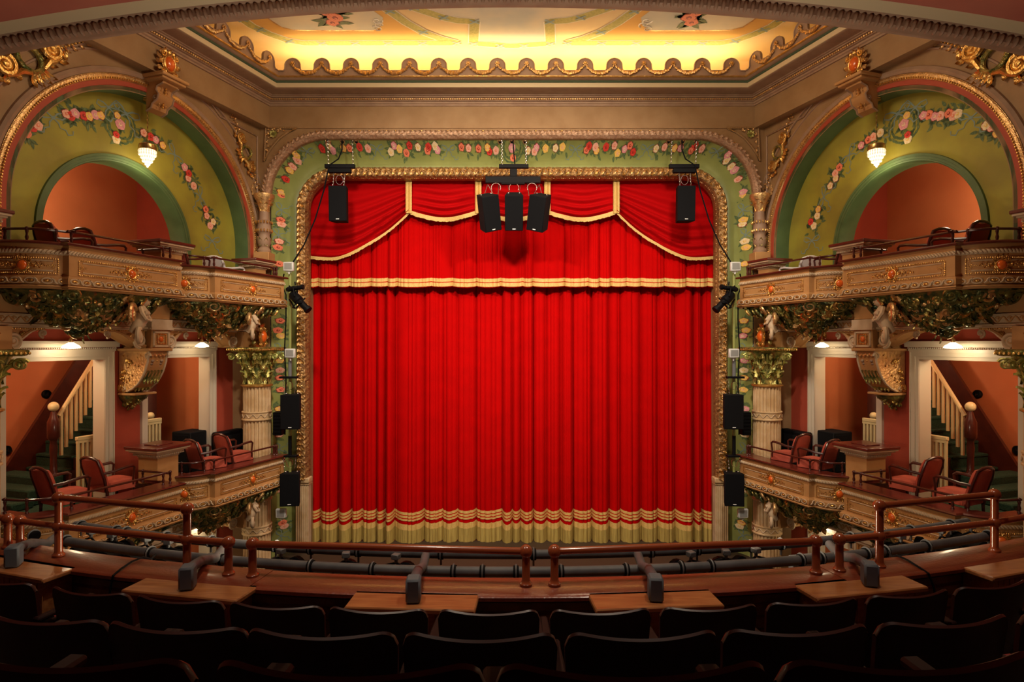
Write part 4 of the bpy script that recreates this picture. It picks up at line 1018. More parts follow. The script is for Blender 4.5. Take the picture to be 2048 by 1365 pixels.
    for i in range(10): mb.leaf((2.16-.02*(i % 2), .01, 3.05-.06*i), (0, 0, -1), (0, 1, 0), .1, .06-.003*i, 'bronze_gold', .6)
    trim(mb)
    # -------- keystone
    T = thing('keystone_bracket', sd.P(0, .02, 3.7), 'gilded keystone console with orange oval cartouche at the crown of the %s arch' % W, 'keystone', 'arch keystones')
    mb = MB(xf); pr = [(.0, 4.06), (.34, 4.06), (.34, 4.02), (.22, 3.98), (.20, 3.92), (.25, 3.86), (.22, 3.78), (.12, 3.72), (.10, 3.66), (.0, 3.62)]
    for s in (-.14, .14): mb.disc([(s, o, z) for o, z in pr], 'ochre_plaster'); mb.tube([(s, o, z) for o, z in pr[2:]], .016, 'mauve_plaster', 6); mb.volute((s, .18, 3.80), (0, 1, 0), (0, 0, 1), .05, 'mauve_plaster', 1.4, .014, 5)
    mb.grid([[(-.14, o, z) for o, z in pr], [(.14, o, z) for o, z in pr]], 'ochre_plaster')
    mb.box((-.22, 0, 4.06), (.22, .42, 4.10), 'ochre_plaster', .008); mb.box((-.25, 0, 4.10), (.25, .46, 4.15), 'ochre_plaster', .01)
    for q_ in range(8): mb.ball((0, .24-.01*q_, 3.98-.04*q_), .022, 'gold', 6, 5); mb.ball((.06, .23-.01*q_, 3.98-.04*q_), .012, 'bronze_gold', 6, 5); mb.ball((-.06, .23-.01*q_, 3.98-.04*q_), .012, 'bronze_gold', 6, 5)
    mb.build('console', T)
    mb = MB(xf); jw = MB(xf); cartouche(mb, jw, lfr((0, .30, 4.36), (1, 0, 0), (0, 1, 0)), .19, 1.25)
    for k in range(14): x = k*2*pi/14; mb.leaf((.12*cos(x), .28, 4.36+.16*sin(x)), (cos(x), 0, sin(x)), (0, 1, 0), .12, .08, 'bronze_gold', .8)
    c = mb.build('cartouche', T); jw.build('jewel', c)
    # -------- colonnette in the corner
    c = sd.m*-4.77; T = thing('colonnette', (c, 11.55, 1.50), 'short gilded balustershaped colonnette on a plain block in the %s corner of the proscenium' % W, 'colonnette', 'corner colonnettes')
    mb = MB(); mb.box((c-.15, 11.40, 1.42), (c+.15, 11.70, 1.74), 'ochre_plaster', .01); mb.build('block', T)
    mb = MB(); mb.lathe([(.12, 1.74), (.13, 1.78), (.11, 1.81), (.085, 1.84), (.12, 1.92), (.125, 2.0), (.10, 2.07), (.11, 2.11), (.14, 2.14), (.14, 2.18), (.12, 2.21), (.12, 2.30), (.14, 2.34), (.09, 2.37), (.085, 2.55)], (c, 11.55, 0), 'mauve_plaster', 20)
    leafring(mb, (c, 11.55), .10, 1.86, 7, .17, .09, 'green_gold', 0, .2, .3)
    for z, rr_ in ((2.16, .145), (2.32, .145)):
        for i in range(16): x = i*pi/8; mb.ball((c+rr_*cos(x), 11.55+rr_*sin(x), z), (.016, .016, .03), 'gold', 5, 4)
    mb.build('shaft', T)
    mb = MB(); mb.lathe([(.085, 2.52), (.10, 2.6), (.15, 2.74), (.19, 2.80), (.19, 2.86), (.0, 2.86)], (c, 11.55, 0), 'bronze_gold', 16)
    leafring(mb, (c, 11.55), .09, 2.54, 7, .2, .10, 'gold', 0, .35, .8); leafring(mb, (c, 11.55), .11, 2.64, 7, .16, .10, 'bronze_gold', .4, .4, .8)
    mb.build('capital', T)
    # -------- storeys
    beam(sd, 0); beam(sd, -3.34)
    near = sd.px(8, 800, -.5)[0]; D = [(near, sd.px(207, 800, -.5)[0]), (sd.px(292, 800, -.5)[0], sd.px(416, 800, -.5)[0])]
    DI = 1 if m > 0 else 5
    for lv, zo in enumerate((0, -3.34)):
        zf = (-2.38, -5.62)[lv]; zh = -.25+zo
        mb = MB(xf); ed = [-3.2, D[0][0], D[0][1], D[1][0], D[1][1], 2.9]
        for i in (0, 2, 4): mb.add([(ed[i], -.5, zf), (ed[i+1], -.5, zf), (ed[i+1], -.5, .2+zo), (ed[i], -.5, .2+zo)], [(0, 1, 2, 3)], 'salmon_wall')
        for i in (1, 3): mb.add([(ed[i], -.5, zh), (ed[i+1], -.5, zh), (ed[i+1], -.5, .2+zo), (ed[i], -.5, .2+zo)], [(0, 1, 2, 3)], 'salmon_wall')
        mb.build('wall_%s_%s' % (W, ('boxes', 'ground')[lv]), kind='structure')
        for i in (0, 1): doorframe(sd, D[i][0], D[i][1], zf, zh, DI+lv*2+i)
        mb = MB(xf); a, b, z1 = -3.2, 1.95, .2+zo
        mb.add([(a, -2.6, zf), (b, -2.6, zf), (b, -2.6, z1), (a, -2.6, z1)], [(0, 1, 2, 3)], 'orange_wall'); mb.add([(a, -.74, zf), (a, -2.6, zf), (a, -2.6, z1), (a, -.74, z1)], [(0, 1, 2, 3)], 'orange_wall'); mb.add([(b, -.74, zf), (b, -2.6, zf), (b, -2.6, z1), (b, -.74, z1)], [(0, 1, 2, 3)], 'orange_wall')
        mb.add([(a, -.5, z1), (b, -.5, z1), (b, -2.6, z1), (a, -2.6, z1)], [(0, 1, 2, 3)], 'orange_wall')
        mb.add([(a, .02, zf), (2.9, .02, zf), (2.9, -2.6, zf), (a, -2.6, zf)], [(0, 1, 2, 3)], 'green_carpet'); mb.build('wall_%s_%s_lobby' % (W, ('boxes', 'ground')[lv]), kind='structure')
    point('lobby_light', sd.P(-1.6, -1.0, -.15), 120, (1, .72, .42), .1); point('lobby_light', sd.P(.6, -1.0, -.15), 62, (1, .72, .42), .1)
    point('lobby_light', sd.P(.9, -1.2, -3.6), 15, (1, .72, .42), .1)
    # -------- boxes
    for lv, (zt, fl, wd) in enumerate(((1.21, .78, 'upper'), (-2.13, -2.38, 'lower'))):
        opera_box(sd, 0, zt, fl, '%s box on the %s wall, the one nearer the balcony, gilt jewelled front' % (wd, W))
        opera_box(sd, 1, zt, fl, '%s box on the %s wall, the one next to the stage, gilt front' % (wd, W))
    console_bracket(sd, -.125, 'green and gold scroll console hanging on the pier between the two doorways, %s wall' % W)
    column(sd, 2.06, .2, -.07, FL, .245, 'cream fluted column with green gilt capital beside the %s edge of the stage' % W, (-1.36, -2.88, -3.5))
    column(sd, -2.58, .2, -.07, FL, .245, 'cream fluted column with curling green capital at the %s end of the boxes, cut by the picture edge' % W, (-1.36, -2.88))
    for s_, nm in ((2.06, 'beside the stage'), (-2.58, 'at the picture edge')):
        T = thing('cartouche', sd.P(s_, .45, -.06), 'gilt cartouche with orange centre above the %s column %s' % (W, nm), 'cartouche', 'cartouches over the columns')
        mb = MB(xf); jw = MB(xf); cartouche(mb, jw, lfr((s_, .30, .13), (.9, -.43, 0), (.43, .9, 0)), .24, 1.05)
        for k in range(12): x = k*2*pi/12; mb.leaf((s_+.12*cos(x), .26, .12+.15*sin(x)), (cos(x), 0, sin(x)), (0, 1, 0), .14, .09, 'green_gold' if k % 2 else 'bronze_gold', .7)
        mb.box((s_-.10, .10, -.07), (s_+.10, .26, .04), 'bronze_gold'); c = mb.build('shield', T); jw.build('jewel', c)
    # -------- pedestals between the boxes
    def pedestal(s, o, z0, z1, label, w_=.19):
        P = sd.P(s, o, z0); T = thing('pedestal', P, label, 'pedestal', 'square pedestals between the boxes')
        mb = MB(xf); mb.box((s-w_, o-w_, z0), (s+w_, o+w_, z1-.14), 'ochre_plaster'); mb.build('shaft', T)
        mb = MB(xf); 
        for i, (e, za_, zb_) in enumerate(((.01, .16, .13), (.04, .13, .10), (.055, .10, .075), (.09, .075, .05), (.12, .05, .025))): mb.box((s-w_-e, o-w_-e, z1-za_), (s+w_+e, o+w_+e, z1-zb_), 'cream_plaster')
        mb.beads([(s+a_*(w_+.05), o+b_*(w_+.05), z1-.118) for a_, b_ in ((-1, -1), (-1, 1), (1, 1), (1, -1))], .014, .035, 'cream_plaster', closed=True); mb.build('cornice', T)
        mb = MB(xf); mb.box((s-w_-.14, o-w_-.14, z1-.025), (s+w_+.14, o+w_+.14, z1+.02), 'ledge_wood', .008); mb.box((s-.14, o-.14, z1+.02), (s+.14, o+.14, z1+.035), 'ledge_wood', .004); mb.build('cap', T)
    pedestal(-.05, .15, -2.38, -1.60, 'cream square pedestal with dark wood top between the %s lower boxes' % W)
    pedestal(-.05, .22, .78, 1.55, 'cream square pedestal with dark wood top between the %s upper boxes' % W)
    pedestal(-2.62, .12, .38, 1.56, 'cream square pedestal at the outer end of the %s upper boxes' % W, .19)
    pedestal(1.93, .25, .78, 1.54, 'cream square pedestal by the proscenium in the %s upper box' % W, .14)
    # -------- staircase
    T = thing('staircase', sd.P(-.4, -1.6, -2.38), 'green carpeted stair with cream balusters behind the %s doorway' % W, 'staircase', 'stairs behind the boxes')
    sn = sd.px(105, 850, -1.3)[0]; z0 = -2.38; rise, run = .19, .15; s_st = sn+.05
    mb = MB(xf); tr = MB(xf)
    for i in range(12):
        s_ = s_st+run*i; z = z0+rise*(i+1); mb.box((s_, -2.2, z0), (s_+run+.001, -1.32, z-.03), 'dark_wood'); tr.box((s_-.03, -2.18, z-.05), (s_+run, -1.36, z), 'green_carpet', .015); tr.box((s_-.012, -2.18, z-rise), (s_+.01, -1.36, z-.05), 'green_carpet')
    for i in range(3): tr.box((s_st-.28*(i+1)-.02, -2.25, z0), (s_st-.28*i, -1.15+.1*i, z0+rise*(3-i)*.62), 'green_carpet', .02)
    mb.build('stringer', T); tr.build('stair_carpet', T)
    mb = MB(xf); k0 = sd.px(20, 915, -2.24); k1 = sd.px(150, 717, -2.24); kd = ((k1[0]-k0[0]), (k1[1]-k0[1])); ka = (k0[0]-kd[0]*.3, k0[1]-kd[1]*.3); kb = (k1[0]+kd[0]*.2, k1[1]+kd[1]*.2)
    mb.grid([[(ka[0], -2.26, ka[1]), (kb[0], -2.26, kb[1])], [(ka[0], -2.20, ka[1]), (kb[0], -2.20, kb[1])], [(ka[0]+.35, -2.20, z0), (kb[0]+.35, -2.20, kb[1]-.35)], [(ka[0]+.35, -2.2, z0), (kb[0]+.8, -2.20, z0)]], 'dark_wood'); mb.build('wall_skirting', T)
    zn = -.98; mb = MB(xf); h = zn-z0
    mb.lathe([(.075, 0), (.075, .35), (.06, .38), (.05, .42), (.045, .60), (.055, .75), (.045, .86), (.065, .90), (.085, .93), (.085, 1.16), (.06, 1.22), (.03, h-.07)], (sn, -1.3, z0), 'dark_wood', 16); nw = mb.build('newel_post', T)
    mb = MB(xf); mb.ball((sn, -1.3, zn), .075, 'cream_paint', 16, 10); mb.build('ball_finial', nw)
    e0 = (sn+.08, -1.13); e1 = (sn+1.15, .50); mb = MB(xf); mb.tube([(e0[0], -1.3, e0[1]), (e1[0], -1.3, e1[1])], .032, 'cream_paint', 8); hr = mb.build('handrail', T)
    for i in range(14):
        t = (i+.5)/14; s_ = e0[0]+(e1[0]-e0[0])*t; zt_ = e0[1]+(e1[1]-e0[1])*t; mb = MB(xf); mb.box((s_-.018, -1.318, zt_-.68), (s_+.018, -1.282, zt_-.02), 'cream_paint'); mb.build('baluster', hr)
    # low landing balustrades
    for nm, x0, x1, y, o in (('beside the stair foot', 150, 200, 880, -.85), ('inside the doorway next to the stage', 286, 310, 845, -1.0)):
        a_ = sd.px(x0, y, o); b_ = sd.px(x1, y, o); zt_ = a_[1]+.02
        T = thing('landing_balustrade', sd.P(a_[0], o, -2.38), 'low cream balustrade %s, %s lobby' % (nm, W), 'balustrade')
        mb = MB(xf); mb.box((a_[0], o-.03, zt_-.04), (b_[0]+.1, o+.03, zt_+.02), 'cream_paint', .008); mb.box((a_[0]+.01, o-.02, zt_-.08), (b_[0]+.1, o+.02, zt_-.04), 'cream_paint'); mb.build('top_rail', T)
        n = int((b_[0]-a_[0]+.1)/.075)
        for i in range(n+1):
            s_ = a_[0]+.03+.07*i; mb = MB(xf); mb.box((s_-.018, o-.016, -2.38), (s_+.018, o+.016, zt_-.08), 'cream_paint'); mb.build('baluster', T)
    a_ = sd.px(299, 832, -1.25); T = thing('newel_post', sd.P(a_[0], -1.25, -2.38), 'dark newel post with cream ball seen through the %s doorway next to the stage' % W, 'newel post')
    mb = MB(xf); mb.lathe([(.07, 0), (.07, .3), (.045, .4), (.045, .8), (.075, .86), (.075, a_[1]+2.38-.14), (.05, a_[1]+2.38-.1), (.03, a_[1]+2.38-.06)], (a_[0], -1.25, -2.38), 'dark_wood', 14); mb.build('post', T)
    mb = MB(xf); mb.ball((a_[0], -1.25, a_[1]), .065, 'cream_paint', 14, 9); mb.build('ball_finial', T)
    # -------- wall fittings, subwoofer, black case
    for x, y, o, nm in ((91, 789, -2.58, 'over the stair'), (11, 901, -2.58, 'low by the outer door frame'), (345, 862, -2.58, 'by the inner doorway')):
        a_ = sd.px(x, y, o); mb = MB(xf); mb.st = [lfr((a_[0], o, a_[1]), (1, 0, 0), (0, 1, 0))]
        rows = [[(r_*cos(t), y_, r_*sin(t)) for t in [2*pi*i/16 for i in range(16)]] for r_, y_ in ((.075, -.02), (.075, .015), (.06, .03), (.045, .02), (.01, .02))]
        mb.grid(rows, 'black_metal', closev=True); mb.box((-.006, .02, -.03), (.006, .05, .03), 'chrome'); mb.build('wall_socket', label='small round black fitting on the orange %s lobby wall, %s' % (W, nm), cat='wall fitting', group='round black wall fittings')
    a_ = sd.px(382, 880, -.75); mb = MB(xf); T = thing('subwoofer', sd.P(a_[0], -.8, -2.38), 'large black subwoofer cabinet on the floor in the %s doorway next to the stage' % W, 'loudspeaker')
    mb.box((a_[0]-.22, -1.0, -2.38), (a_[0]+.25, -.56, -1.62), 'black_box', .015); mb.build('cabinet', T); mb = MB(xf); mb.box((a_[0]-.235, -.97, -2.33), (a_[0]-.22, -.59, -1.67), 'grille_black', .003); mb.build('grille', T)
    a_ = sd.px(462, 873, -.3); T = thing('equipment_case', sd.P(a_[0], -.3, -2.38), 'black framed equipment case standing behind the armchair nearest the %s of the stage' % W, 'equipment case')
    mb = MB(xf); mb.box((a_[0]-.36, -.46, -2.38), (a_[0]+.30, -.28, -1.66), 'black_metal', .03); mb.build('shell', T); mb = MB(xf); mb.box((a_[0]-.30, -.28, -2.3), (a_[0]+.24, -.265, -1.74), 'black_box', .004); mb.build('front_panel', T)
    # -------- pendant lamps
    for x, y, zc_, zo, o, nm, pw in ((140, 690, .2, 0, -.18, 'in front of the stair doorway', 15), (402, 689, .2, 0, -.18, 'in front of the doorway next to the stage', 7), (407, 1053, -3.14, -3.34, -.25, 'below the lower box, by the fluted column', 7)):
        a_, z_ = sd.px(x, y, o); P = sd.P(a_, o, z_); T = thing('pendant_lamp', (P.x, P.y, z_-.03), 'white glass pendant lamp, %s side, %s' % (W, nm), 'pendant lamp', 'pendant lamps under the boxes')
        mb = MB(); mb.lathe([(.018, .03), (.03, .035), (.045, .02), (.095, -.01), (.115, -.035), (.11, -.045), (.08, -.05), (.05, -.055)], (P.x, P.y, z_), 'lamp_glass', 20, False); mb.add([(P.x+.08*cos(t), P.y+.08*sin(t), z_-.05) for t in [i*pi/8 for i in range(16)]], [tuple(range(16))], 'lamp_glass'); mb.build('lamp_shade', T)
        mb = MB(); mb.tube([(P.x, P.y, z_+.03), (P.x, P.y, zc_)], .009, 'brass', 8); mb.lathe([(.022, .02), (.026, .04), (.026, .08), (.012, .09)], (P.x, P.y, z_), 'brass', 12); mb.lathe([(.04, -.02), (.04, 0)], (P.x, P.y, zc_), 'brass', 12); mb.build('rod', T)
        point('pendant_bulb', (P.x, P.y, z_-.10), pw, (1, .78, .48), .05)
    # -------- crystal chandelier
    P = sd.P(-.10, -.02, 0); zc_ = (687-298)/1200*P.y; T = thing('chandelier', (P.x, P.y, zc_-.28), 'small crystal chandelier on a chain under the crown of the %s arch' % W, 'chandelier', 'crystal chandeliers')
    mb = MB(); mb.lathe([(.02, .10), (.06, .09), (.12, .06), (.13, .0), (.12, -.02), (.10, -.02)], (P.x, P.y, zc_), 'brass', 18); mb.ball((P.x, P.y, zc_+.14), .02, 'brass'); mb.build('crown', T)
    mb = MB(); mb.lathe([(.11, -.02), (.11, -.10), (.085, -.11), (.085, -.16), (.06, -.17), (.06, -.21), (.03, -.22), (.02, -.25)], (P.x, P.y, zc_), 'crystal_glow', 18); mb.build('glass_drum', T)
    mb = MB()
    for rr_, z, n in ((.118, -.045, 22), (.116, -.09, 22), (.09, -.135, 18), (.066, -.19, 14), (.03, -.235, 8)):
        for i in range(n): x = 2*pi*i/n; mb.ball((P.x+rr_*cos(x), P.y+rr_*sin(x), zc_+z), (.012, .012, .024), 'crystal', 5, 4)
    mb.ball((P.x, P.y, zc_-.27), .02, 'crystal'); mb.build('crystal_drops', T)
    mb = MB(); z = zc_+.14; zt_ = 1.8+sqrt(2.05**2-.01); i = 0
    while z < zt_-.04: mb.ball((P.x+(.004 if i % 2 else -.004), P.y, z+.02), (.012 if i % 2 else .006, .006 if i % 2 else .012, .024), 'brass', 5, 4); z += .036; i += 1
    mb.lathe([(.06, -.03), (.05, -.01), (.06, 0)], (P.x, P.y, zt_-.02), 'brass', 12); mb.build('chain', T)
    point('chandelier_bulb', (P.x, P.y, zc_-.36), 26, (1, .80, .52), .09)
side(SL); side(SR)
# ---------------------------------------------------------------- armchairs in the boxes
ac = armchair_proto('chair_velvet', 'dark_wood', 'armchair'); pc = armchair_proto('pale_grey', 'pale_grey', 'grey_armchair')
spots = [(-1.62, .22, -2.38, .15, 'red velvet armchair in the lower %s box, nearest the balcony'), (-.92, .16, -2.38, .1, 'red velvet armchair in the lower %s box, second from the balcony'),
         (.70, .30, -2.38, .25, 'red velvet armchair in the lower %s box, in front of the black subwoofer'), (1.34, .28, -2.38, .2, 'red velvet armchair in the lower %s box, nearest the stage'),
         (-1.46, .15, .78, .1, 'tilted red velvet armchair above the rail of the upper %s box nearer the balcony'), (-.95, .12, .78, 0, 'red armchair mostly hidden by the upper %s box front, left of the pedestal side'), (.48, .22, .78, 0, 'red armchair just visible over the upper %s box rail next to the stage')]
for sd in (SL, SR):
    for i, (s, o, z, a, lb) in enumerate(spots):
        if i == 5: lb = 'mostly hidden red armchair in the upper %s box, between the tilted one and the pedestal'
        place(ac, None, sd.P(s+(.08 if z < 0 else 0), o, z), sd.rz(a), lb % sd.word, scale=(.86, .84, .95))
    place(pc, None, sd.P(1.20, .28, .78), sd.rz(0), 'pale grey armchair in the upper %s box next to the stage' % sd.word, scale=(.86, .84, .84))
# ================================================================ LOUDSPEAKERS, FLOODS, BOOMS
def speaker(name, loc, h, w_, dp, yaw, tilt, roll, label, cables=None, group='hanging loudspeakers'):
    """front faces -Y (towards the house)"""
    T = thing(name, loc, label, 'loudspeaker', group); T.rotation_euler = (tilt, roll, yaw)
    mb = MB(); a, b, c = w_/2, dp, h/2; k = .72
    pts = [(-a, 0, -c), (a, 0, -c), (a*k, b, -c), (-a*k, b, -c), (-a, 0, c), (a, 0, c), (a*k, b, c), (-a*k, b, c)]
    mb.add(pts, [(0, 3, 2, 1), (4, 5, 6, 7), (0, 1, 5, 4), (1, 2, 6, 5), (2, 3, 7, 6), (3, 0, 4, 7)], 'black_box'); cb = mb.build('cabinet', T, loc=(0, 0, 0), smooth=False); cb.location = (0, 0, 0)
    mb = MB(); mb.box((-a+.006, -.014, -c+.006), (a-.006, 0, c-.006), 'grille_black', .005); g = mb.build('grille', T, loc=(0, 0, 0)); g.location = (0, 0, 0)
    mb = MB(); mb.box((-.03, -.018, -c+.03), (.03, -.014, -c+.045), 'white_badge'); q = mb.build('badge', T, loc=(0, 0, 0)); q.location = (0, 0, 0)
    mb = MB()
    for sx in (-1, 1): mb.ball((sx*a*.6, b*.5, c+.012), .016, 'chrome', 7, 5)
    q = mb.build('eye_bolts', T, loc=(0, 0, 0)); q.location = (0, 0, 0)
    return T
def chain(mb, a, b, r=.008, m='chrome', step=.03):
    a = Vector(a); b = Vector(b); n = max(2, int((b-a).length/step)); d = (b-a).normalized(); s = d.orthogonal().normalized(); t = d.cross(s)
    for i in range(n):
        c = a.lerp(b, (i+.5)/n); u = s if i % 2 else t
        mb.tube([c+d*(step*.62*cos(x))+u*(r*1.3*sin(x)) for x in [2*pi*q/8 for q in range(8)]], r*.45, m, 4, closed=True)
def pt(x, y, d): return Vector(((x-1022)/1200*d, d, (687-y)/1200*d))
def rig(x0, x1, yb, d, nm, holes):
    c = pt((x0+x1)/2, yb, d); T = thing('rigging_bar', c, nm, 'rigging bar', 'black bars the loudspeakers hang from')
    mb = MB(); a = pt(x0, yb-4, d); b = pt(x1, yb+4, d); mb.box((a.x, d-.04, b.z), (b.x, d+.04, a.z), 'black_metal', .006); mb.build('bar', T)
    for hx in holes:
        mb = MB(); p = pt(hx, yb-4, d); z = pt(hx, 281, 11.8); chain(mb, (p.x, d, p.z), (z.x, 11.74, z.z), .011, 'chrome', .045); mb.build('chain', T)
    return T
for sg, wd in ((1, 'left'), (-1, 'right')):
    R_ = (lambda v: v) if sg > 0 else (lambda v: 2044-v)
    d = 11.5; xs = sorted((R_(648), R_(708))); T = rig(xs[0], xs[1], 333, d, 'black bar on chains above the loudspeaker at the upper %s of the proscenium' % wd, [R_(655), R_(704)])
    mb = MB(); a = pt(min(R_(655), R_(700)), 338, d); b = pt(max(R_(655), R_(700)), 346, d); mb.box((a.x, d-.05, b.z), (b.x, d+.05, a.z), 'black_box', .005); mb.build('lower_bar', T)
    mb = MB(); p0, p1 = pt(R_(666), 346, d), pt(R_(664), 372, d); q0, q1 = pt(R_(688), 346, d), pt(R_(686), 372, d); chain(mb, p0, p1, .007, 'chrome', .03); chain(mb, q0, q1, .007, 'chrome', .03)
    c = pt(R_(677), 360, d); mb.tube([c+Vector((.07*cos(x), 0, .09*sin(x))) for x in [2*pi*i/18 for i in range(18)]], .005, 'chrome', 5, closed=True); mb.build('steel_cable', T)
    c = pt(R_(673), 407, d-.1); speaker('loudspeaker', c, .665, .34, .30, 0, .06, 0, 'black loudspeaker hanging alone in front of the %s corner swag' % wd)
    mb = MB(); mb.tube([pt(R_(682), 281, 11.72), pt(R_(682), 300, 11.5), pt(R_(675), 318, 11.5), pt(R_(656), 331, 11.45), pt(R_(646), 380, 11.4), pt(R_(628), 440, 11.4), pt(R_(606), 490, 11.4), pt(R_(584), 525, 11.4), pt(R_(577), 545, 11.35)], .014, 'grille_black', 6)
    mb.build('cable', label='black cable drooping from the %s proscenium rigging bar down to the boom' % wd, cat='cable')
    # boom
    x = R_(578); d = 11.3; P = pt(x, 1000, d); T = thing('lighting_boom', P, 'tall thin vertical pipe with loudspeaker arms on the %s proscenium edge' % wd, 'lighting boom', 'lighting booms')
    mb = MB(); mb.tube([(P.x, d, pt(x, 548, d).z), (P.x, d, pt(x, 1010, d).z)], .026, 'stage_green', 10); mb.build('pole', T)
    mb = MB(); mb.tube([(P.x, d, pt(x, 720, d).z), (P.x, d, pt(x, 756, d).z)], .034, 'steel_grey', 8); mb.tube([(P.x, d, pt(x, 872, d).z), (P.x, d, pt(x, 912, d).z)], .034, 'black_metal', 8); mb.build('sleeve', T)
    for y0, ysp in ((755, 789), (912, 940)):
        mb = MB(); a = pt(R_(577)-17, y0-2, d); b = pt(R_(577)+17, y0+2, d); mb.box((a.x, d-.09, b.z), (b.x, d+.03, a.z), 'black_metal', .004); cbar = mb.build('crossbar', T)
        mb = MB()
        for dx in (-13, 13): chain(mb, pt(R_(577)+dx, y0, d-.06), pt(R_(577)+dx*.8, ysp, d-.06), .006, 'chrome', .03)
        c = pt(R_(577), (y0+ysp)/2, d-.06); mb.tube([c+Vector((.06*cos(x_), 0, .08*sin(x_))) for x_ in [2*pi*i/14 for i in range(14)]], .005, 'chrome', 5, closed=True); mb.build('steel_cable', cbar)
    speaker('loudspeaker', pt(R_(578), 825, d-.20), .64, .35, .30, sg*.10, .0, 0, 'upper black loudspeaker on the %s boom, level with the lower boxes' % wd, group='loudspeakers on the booms')
    speaker('loudspeaker', pt(R_(577), 981, d-.20), .60, .35, .30, sg*.12, -.02, 0, 'lower black loudspeaker on the %s boom, beside the fluted column' % wd, group='loudspeakers on the booms')
    mb = MB(); a = pt(R_(556), 824, d+.12); mb.box((a.x-.08, d+.02, a.z-.44), (a.x+.08, d+.2, a.z), 'black_metal', .01)
    for i in range(6): mb.box((a.x-.07, d+.01, a.z-.06-.065*i), (a.x+.07, d+.03, a.z-.03-.065*i), 'grille_black')
    mb.build('dimmer_pack', label='ribbed black dimmer pack behind the upper boom loudspeaker, %s side' % wd, cat='dimmer pack')
    for x, y, nm in ((574, 533, 'top of the boom, by the upper box rail'), (577, 707, 'middle of the boom, beside the column capital'), (559, 1028, 'bottom, under the lowest loudspeaker')):
        c = pt(R_(x), y, d-.12); T = thing('floodlight', c, 'small square white floodlight, %s, %s side' % (nm, wd), 'floodlight', 'small white floodlights')
        mb = MB(); mb.box((c.x-.095, c.y, c.z-.085), (c.x+.095, c.y+.07, c.z+.085), 'flood_white', .012); mb.build('housing', T)
        mb = MB(); mb.box((c.x-.07, c.y-.006, c.z-.058), (c.x+.07, c.y+.002, c.z+.062), 'flood_lens', .003); mb.build('lens', T)
        mb = MB(); mb.tube([(c.x, c.y+.05, c.z-.08), (c.x, c.y+.05, c.z-.14)], .015, 'flood_white', 7); mb.tube([(c.x-.05, c.y+.05, c.z-.10), (c.x+.05, c.y+.05, c.z-.10)], .01, 'flood_white', 6); mb.build('bracket', T)
    # two black profile spots clamped together
    for k, (x, y, an, lb) in enumerate(((598, 604, -.75, 'lower black profile spotlight aimed down at the stage from the %s boom'), (588, 577, .15, 'upper black profile spotlight with side arm on the %s boom'))):
        c = pt(R_(x), y, d-.22); T = thing('profile_spotlight', c, lb % wd, 'stage light', 'profile spotlights on the booms')
        dv = Vector((sg*cos(an), -.15, sin(an))).normalized()
        mb = MB(); L = (.48, .34)[k]; mb.tube([c-dv*L*.5, c-dv*L*.42, c-dv*L*.05, c, c+dv*L*.38, c+dv*L*.40, c+dv*L*.5], [.05, .085, .09, .06, .06, .075, .075] if k == 0 else [.03, .045, .05, .04, .04, .05, .05], 'black_metal', 12); b_ = mb.build('body', T)
        mb = MB(); n_ = dv.cross(Vector((0, 1, 0))).normalized()
        mb.tube([c-Vector((0, .10, 0)), c-Vector((0, .10, 0))+n_*-.15*sg, c+n_*-.16*sg, c+Vector((0, .10, 0))+n_*-.15*sg, c+Vector((0, .10, 0))], .012, 'black_metal', 6); mb.tube([c+n_*-.15*sg, Vector((pt(R_(578), y, d).x, d-.03, c.z+.06))], .016, 'black_metal', 7); mb.build('yoke', T)
        mb = MB(); q = c+dv*L*.05
        for s_ in (-1, 1): mb.tube([q+n_*.05*s_, q+n_*.12*s_], .012, 'black_metal', 6)
        mb.box(tuple(q-Vector((.05, .09, .02))), tuple(q+Vector((.05, -.05, .03))), 'black_metal', .01); mb.build('shutter_handles', b_)
    mb = MB(); x = R_(572); mb.tube([pt(R_(566), 548, 11.4), pt(R_(562), 570, 11.4), pt(R_(570), 590, 11.35), pt(R_(570), 640, 11.4), pt(R_(567), 700, 11.4), pt(R_(570), 760, 11.4), pt(R_(568), 870, 11.4)], .012, 'grille_black', 6); mb.build('cable', label='black cable tied down the %s boom pole' % wd, cat='cable')
d = 11.45
T = rig(996, 1055, 333, d, 'black bar on two chains over the central loudspeaker cluster', [1002, 1050])
T = thing('cluster_frame', pt(1024, 360, d), 'black T-shaped frame carrying the three central loudspeakers', 'speaker frame')
mb = MB(); a, b = pt(969, 354, d), pt(1079, 367, d); mb.box((a.x, d-.05, b.z), (b.x, d+.05, a.z), 'black_metal', .006); mb.box((a.x+.3, d-.07, b.z-.03), (b.x-.3, d+.02, b.z), 'black_metal', .006); mb.build('crossbar', T)
mb = MB(); a, b = pt(1018, 338, d), pt(1032, 354, d); mb.box((a.x, d-.04, b.z), (b.x, d+.04, a.z), 'black_metal', .006); mb.build('stem', T)
mb = MB()
for a, b in (((973, 370), (966, 392)), ((974, 370), (984, 388)), ((996, 368), (994, 392)), ((1013, 366), (1017, 386)), ((1040, 366), (1036, 386)), ((1053, 368), (1056, 392)), ((1076, 370), (1066, 388)), ((1077, 370), (1083, 394))): mb.tube([pt(*a, d), pt(*b, d-.05)], .006, 'chrome', 5)
for x in (990, 1026, 1062): c = pt(x, 376, d-.05); mb.tube([c+Vector((.09*cos(t), 0, .09*sin(t))) for t in [-.5+4.1*i/14 for i in range(15)]], .005, 'chrome', 5, caps=False)
mb.build('steel_cable', T)
speaker('loudspeaker', pt(1026, 427, 11.2), .66, .34, .34, 0, .42, 0, 'central black loudspeaker of the three-speaker cluster over the curtain', group='central loudspeaker cluster')
